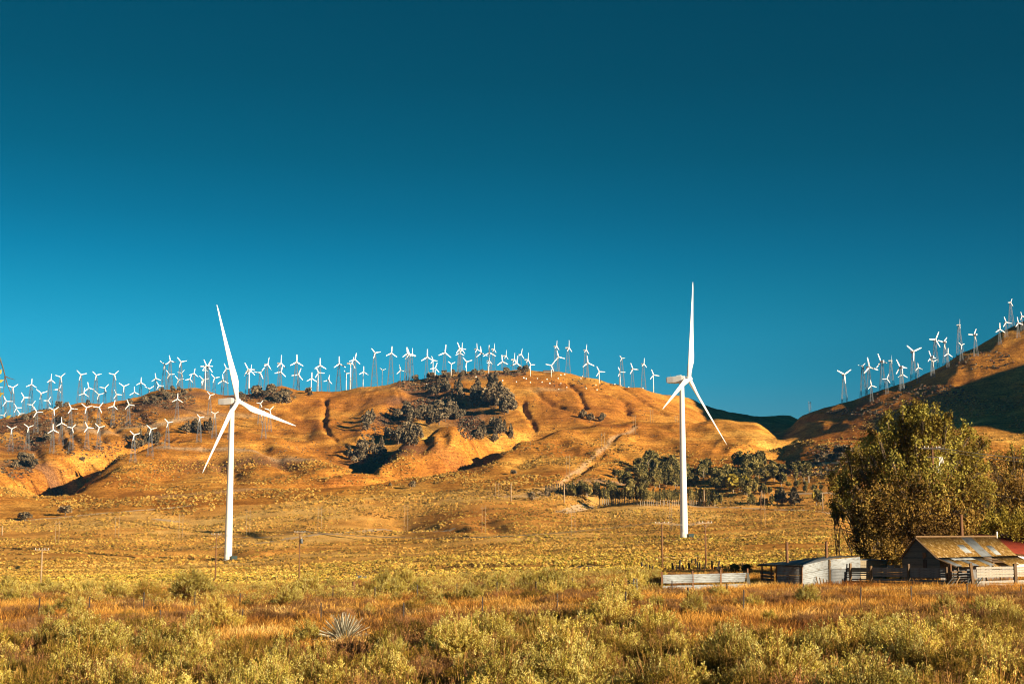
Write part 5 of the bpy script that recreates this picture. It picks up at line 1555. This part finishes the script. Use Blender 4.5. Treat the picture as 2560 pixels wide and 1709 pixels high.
# ------------------------------------------------------------------ the large cottonwoods behind the farm
def big_tree(name, label, basepx, dist, blobs, nleaf, sz, mat, seed, trunks=3, rust=9.5, tr=1.0):
    rs = np.random.RandomState(seed)
    b0 = G(basepx, dist)
    T = thing(name, label, 'tree', b0)
    L0 = np.array(b0)
    extra = []
    for (px, py, rx, ry, dd) in blobs:          # ragged sprays standing out round every mass
        for _ in range(4):
            a = rs.uniform(0, 6.28)
            extra.append((px + math.cos(a) * rx * .95, py + math.sin(a) * ry * .95 - 4, rs.uniform(5, 11), rs.uniform(7, 16), dd + rs.uniform(-2, 2)))
    blobs = [(a, b, c, d, e - 8 if b > 1205 else e) for a, b, c, d, e in blobs + extra]
    cen = []; rad = []
    for (px, py, rx, ry, dd) in blobs:
        cen.append(np.array(P(px, py, dist + dd)) - L0); rad.append((rx / F * dist, min(rx, ry * 1.2) / F * dist * .9, ry / F * dist))
    cen = np.array(cen); rad = np.array(rad)
    w_ = (rad[:, 0] * rad[:, 2]) ** .9
    i = rs.choice(len(cen), nleaf, p=w_ / w_.sum())
    dr = rdir(nleaf, rs)
    q = rs.uniform(0, 1, nleaf) ** .45
    C = cen[i] + dr * rad[i] * q[:, None]
    # gather leaves into sprays
    k = nleaf // 34
    sp_ = C[rs.randint(0, nleaf, k)]
    j = rs.randint(0, k, nleaf)
    sprays = sp_[j] + rs.normal(0, 1, (nleaf, 3)) * np.array([.22, .22, .38])
    C = np.where((rs.uniform(0, 1, nleaf) < .86)[:, None], sprays, C)
    A, B = leaf_axes(nleaf, rs, sz, sz * .75)
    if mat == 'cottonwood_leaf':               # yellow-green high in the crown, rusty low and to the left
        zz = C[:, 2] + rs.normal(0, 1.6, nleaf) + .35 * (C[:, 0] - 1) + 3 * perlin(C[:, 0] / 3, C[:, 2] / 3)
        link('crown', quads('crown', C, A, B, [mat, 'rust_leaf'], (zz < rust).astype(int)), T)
    else:
        link('crown', quads('crown', C, A, B, mat), T)
    mb = MB()
    rr = random.Random(seed)
    for t_ in range(trunks):
        a = 6.28 * t_ / trunks
        o_ = Vector((math.cos(a) * .5, math.sin(a) * .4, -.4))
        fork = Vector((math.cos(a) * 1.2, math.sin(a), rr.uniform(2.0, 3.2)))
        mb.tube([o_, o_ * .9 + Vector((0, 0, 1)), fork], [.42 * tr, .36 * tr, .28 * tr], 8, False)
        for c, r_ in list(zip(cen, rad))[t_::trunks]:
            c = Vector(c)
            mid = fork.lerp(c, .5) + Vector((rr.uniform(-.6, .6), rr.uniform(-.6, .6), .6))
            mb.tube([fork, mid, c], [.2 * tr, .12 * tr, .05 * tr], 6, False)
            for _ in range(7):
                e = c + Vector((rr.uniform(-1, 1) * r_[0], rr.uniform(-1, 1) * r_[1], rr.uniform(-.8, 1) * r_[2])) * .85
                s_ = mid.lerp(c, rr.uniform(.2, 1))
                mb.tube([s_, s_.lerp(e, .5) + Vector((0, 0, .3)), e], [.06, .04, .012], 4, False)
    mb.build('trunk', 'bark', T)
    return T
big_tree('cottonwood_tree', 'huge spreading olive and rust cottonwood tree behind the barn', 2285, 170,
    [(2310, 1045, 38, 40, 0), (2275, 1035, 20, 25, 1), (2335, 1075, 45, 40, -2), (2265, 1095, 55, 45, 0), (2225, 1075, 32, 35, 2), (2390, 1105, 45, 38, 0), (2430, 1130, 38, 35, 2),
     (2330, 1140, 70, 50, -3), (2210, 1140, 45, 45, 0), (2420, 1180, 50, 45, 0), (2170, 1110, 26, 22, 3), (2250, 1200, 70, 55, -3), (2350, 1220, 75, 55, -3), (2180, 1205, 50, 40, 0),
     (2440, 1240, 45, 50, 1), (2200, 1270, 60, 55, -2), (2290, 1290, 75, 60, -4), (2170, 1330, 45, 55, -2), (2390, 1300, 60, 50, 0), (2240, 1360, 70, 50, -3), (2320, 1360, 60, 45, -2),
     (2150, 1290, 26, 45, -1)], 58000, .09, 'cottonwood_leaf', 3)
big_tree('cottonwood_tree', 'shadowed smaller tree leaning at the left side of the huge cottonwood', 2185, 178,
    [(2130, 1150, 32, 22, 0), (2150, 1135, 25, 20, 2), (2110, 1195, 36, 30, 0), (2140, 1215, 42, 40, 0), (2100, 1225, 25, 25, 1), (2120, 1255, 30, 25, 0), (2150, 1350, 22, 35, -2), (2200, 1410, 40, 22, 0)], 9000, .08, 'cottonwood_leaf', 4, 2, 6, .6)
big_tree('cottonwood_tree', 'rust-brown tree filling the right edge behind the red roof', 2560, 188,
    [(2520, 1160, 45, 38, 0), (2560, 1140, 40, 30, 0), (2500, 1220, 42, 40, 0), (2560, 1230, 60, 55, 0), (2620, 1180, 60, 60, 0), (2640, 1260, 70, 60, 0), (2480, 1290, 40, 40, 0), (2560, 1290, 70, 45, 0), (2700, 1220, 50, 70, 0)],
    26000, .08, 'cottonwood_leaf', 5, 2, 14)
big_tree('leafy_shrub', 'bright green leafy shrub directly behind the red roof', 2500, 182,
    [(2440, 1315, 35, 22, 0), (2490, 1310, 45, 25, 0), (2550, 1312, 50, 25, 0), (2610, 1310, 45, 28, 0)], 12000, .08, 'yellow_leaf', 6, 2)
big_tree('sapling', 'small pale-stemmed sapling at the left foot of the huge cottonwood', 2108, 182,
    [(2090, 1262, 16, 10, 0), (2112, 1268, 20, 14, 0), (2095, 1285, 12, 12, 0)], 1800, .075, 'yellow_leaf', 7, 3, tr=.2)

# branch of a tree just outside the left edge
b0 = G(-560, 10.5)
T = thing('roadside_tree', 'thin hanging twigs with a few yellow leaves at the left edge of the sky', 'tree', b0)
L0 = Vector(b0)
D = 10.5
mb = MB().tube([(0, 0, -.3), (.1, 0, 1.5), (.3, 0, 3.2), P(-330, 560, D) - L0], [.12, .1, .07, .03], 8, False)
mb.tube([P(-330, 560, D) - L0, P(-150, 690, D) - L0, P(-40, 800, D) - L0, P(0, 896, D) - L0], [.03, .014, .009, .006], 6, False)
mb.build('trunk', 'bark', T)
mb = MB().tube([P(0, 896, D) - L0, P(8, 920, D) - L0, P(13, 940, D) - L0, P(19, 962, D) - L0, P(28, 985, D) - L0], [.006, .005, .004, .003, .002], 5, False)
mb.tube([P(13, 940, D) - L0, P(24, 945, D) - L0, P(38, 949, D) - L0], [.004, .003, .001], 5, False)
mb.tube([P(12, 940, D) - L0, P(12, 960, D) - L0, P(8, 978, D) - L0], [.004, .003, .001], 5, False)
mb.build('twig', 'bark', T)
def leaf(px, py, s_, a):
    c = P(px, py, D - .05) - L0
    u_ = Vector((math.cos(a), .3, math.sin(a))) * s_; v_ = Vector((-math.sin(a), .2, math.cos(a))) * s_ * .6
    MB().add([c - u_, c - v_ * .9 - u_ * .2, c + u_, c + v_ * .9 - u_ * .2, c + Vector((0, -.008, 0))], [(0, 1, 4), (1, 2, 4), (2, 3, 4), (3, 0, 4)], True).build('leaf', 'yellow_leaf', T)
for q in [(0, 930, .028, 1.2), (2, 952, .024, .4), (-4, 940, .026, 2.2), (4, 984, .02, .2), (0, 988, .018, 1.5), (22, 1041, .022, .6), (16, 1044, .014, 2.2), (-10, 960, .026, 1)]:
    leaf(*q)
MB().tube([P(8, 978, D) - L0, P(10, 1010, D) - L0, P(18, 1044, D) - L0], [.002, .002, .001], 4, False).build('twig', 'bark', T)

# ------------------------------------------------------------------ pale clump of stiff leaves among the bushes
x, y, z = G(862, 66)
rs = np.random.RandomState(9)
T = thing('yucca_clump', 'pale stiff-leaved clump like a fountain among the foreground bushes', 'plant', (x, y, z))
nb = 210
a = rs.uniform(0, 6.28, nb); el = rs.uniform(.25, 1.5, nb)
Ln = rs.uniform(.8, 1.15, nb)
dr = np.stack([np.cos(a) * np.cos(el), np.sin(a) * np.cos(el), np.sin(el)], 1)
p0_ = dr * .12 + np.array([0, 0, .1]); mid = p0_ + dr * Ln[:, None] * .55; end = mid + dr * Ln[:, None] * .5 - np.array([0, 0, 1])[None] * (Ln * .16 * np.cos(el))[:, None]
for g_ in range(3):
    i = np.arange(g_, nb, 3)
    Cs, As, Bs = [], [], []
    for p_, q_, w_ in ((p0_[i], mid[i], .02), (mid[i], end[i], .013)):
        A = (q_ - p_) / 2; sd = np.cross(A, rdir(len(i), rs)); sd /= np.linalg.norm(sd, axis=1)[:, None]
        Cs.append((p_ + q_) / 2); As.append(A * 1.05); Bs.append(sd * w_)
    link('leaf_rosette', quads('leaf_rosette', np.concatenate(Cs), np.concatenate(As), np.concatenate(Bs), 'yucca_leaf'), T).scale = (1.25, 1.25, 1.15)

# ------------------------------------------------------------------ rabbitbrush: the largest bushes one by one
def put_brush(mesh, x, y, s_, label, group, name='rabbitbrush'):
    o = link(name, mesh, None, (x, y, gz(x, y) - .05), (rng.uniform(-.08, .08), rng.uniform(-.08, .08), rng.uniform(0, 6.28)))
    o.scale = (s_ * rng.uniform(.9, 1.15), s_ * rng.uniform(.9, 1.15), s_)
    tag(o, label, 'bush', group)
    return o
HERO = [(2170, 33, 1.45, 2, 'largest yellow-topped bush, broad and tall, near the lower right corner'), (1260, 60, 1.0, 0, 'yellow bush standing alone right of centre in front of the wire fence'),
        (300, 41, 1.25, 5, 'tall loose yellow-flowered bush at the lower left'), (1560, 88, 1.7, 4, 'wide yellow-green bush just below the pale metal fence'),
        (2470, 84, 1.2, 3, 'round pale bush below the white plank fence'), (2362, 78, 1.0, 5, 'upright pale bush below the barn'), (480, 112, 1.8, 2, 'big rounded bush in the row behind the fence at left'),
        (770, 66, 1.1, 1, 'bush directly left of the pale stiff-leaved clump'), (1650, 70, 1.0, 3, 'rounded yellow bush before the right part of the pale metal fence'), (2010, 92, 1.2, 1, 'yellow-green bush before the low shed')]
for px, d, s_, v_, lb in HERO:
    g_ = G(px, d)
    put_brush(brush[v_], g_.x, g_.y, s_, lb, None)
taken = [(G(h_[0], h_[1]), h_[2]) for h_ in HERO]
def free(x, y, r):
    return all((x - t_[0].x) ** 2 + (y - t_[0].y) ** 2 > (r + t_[1] * .55) ** 2 for t_ in taken)
def band(n_, d0, d1, smin, smax, label, group, px0=-120, px1=2680, kinds=None, cond=None):
    done = tries = 0
    while done < n_ and tries < n_ * 30:
        tries += 1
        d = math.sqrt(d0 * d0 + rng.random() * (d1 * d1 - d0 * d0)); px = rng.uniform(px0, px1)
        x, y = (px - 1280) / F * d, d
        s_ = rng.uniform(smin, smax)
        if cond and not cond(px, d): continue
        if 770 < px < 960 and 50 < d < 68: continue
        if not free(x, y, s_ * .42): continue
        taken.append((Vector((x, y, 0)), s_))
        msh = rng.choice(kinds or brush)
        kw = 'rust-brown dry' if msh in rusty else 'olive' if msh in greeny else 'yellow-topped'
        sw = 'small' if s_ < smin + (smax - smin) * .33 else 'large' if s_ > smin + (smax - smin) * .67 else 'middling'
        dw = ' farther back' if d > (d0 + d1) / 2 else ' nearer'
        put_brush(msh, x, y, s_, sw + ' ' + kw + ' ' + label + ',' + dw, sw + ' ' + kw + ' ' + group + dw, 'dead_shrub' if msh in rusty else 'rabbitbrush')
        done += 1
edge = lambda px, d: d < 62 + 9 * math.sin(px / 170.0) + 5 * math.sin(px / 61.0) - (8 if px < 500 else 0)
for (a_, b_, w_) in ((-120, 860, 'left third'), (860, 1720, 'middle third'), (1720, 2680, 'right third')):
    band(80, 27, 72, .7, 1.45, 'bush in the dense brush along the bottom, ' + w_, 'foreground brush, ' + w_, a_, b_, brush * 3 + greeny + rusty, edge)
band(34, 108, 150, .8, 1.5, 'bush in the long row behind the fences left of centre', 'bushes in the row behind the fences', -60, 900, brush + greeny)
band(28, 108, 140, .8, 1.6, 'bush in the row behind the fences right of centre', 'bushes in the row right of centre', 900, 1640, brush + greeny)
band(52, 60, 108, .55, 1.15, 'bush in the dry grass beside the wire fences', 'scattered bushes in the dry grass', -60, 2650, brush + greeny)
# the small ones between them
x, y, px = fan_points(5200, 20, 78)
k_ = ~((px > 780) & (px < 950) & (y > 52)) & (y < 64 + 9 * np.sin(px / 170.0)) & (y > 20)
scatter('low_brush', 'small yellow-green brush filling the gaps along the bottom', laid(x[k_], y[k_]), nrg.uniform(.6, 1.3, k_.sum()), lowbrush * 2 + greeny + rusty)
x, y, px = fan_points(1500, 100, 170)
k_ = (px < 1640) & (fbm(x / 14, y / 9, 2) > -.25)
scatter('low_brush', 'small brush between the bushes behind the fences', laid(x[k_], y[k_]), nrg.uniform(.8, 1.8, k_.sum()), lowbrush)

# ------------------------------------------------------------------ unseen blue scattering volume added to lift and tint the shadows
m_ = bpy.data.materials.new('shadow_fill')
m_.use_nodes = True
m_.node_tree.nodes.clear()
pv = m_.node_tree.nodes.new('ShaderNodeVolumePrincipled')
pv.inputs['Color'].default_value = (.10, .46, 1, 1)
pv.inputs['Density'].default_value = 1.9e-5
mo = m_.node_tree.nodes.new('ShaderNodeOutputMaterial')
m_.node_tree.links.new(pv.outputs[0], mo.inputs['Volume'])
MATS['shadow_fill'] = m_
zb, zt = float(gZ.min()) - 1, float(gZ.max()) + 12
hz = MB().box((0, 0, (zb + zt) / 2), (29000, 29000, zt - zb)).build('shadow_fill_volume', 'shadow_fill')
tag(hz, 'unseen thin blue volume added over plain and hills to lift the shadows', None, None, 'stuff')
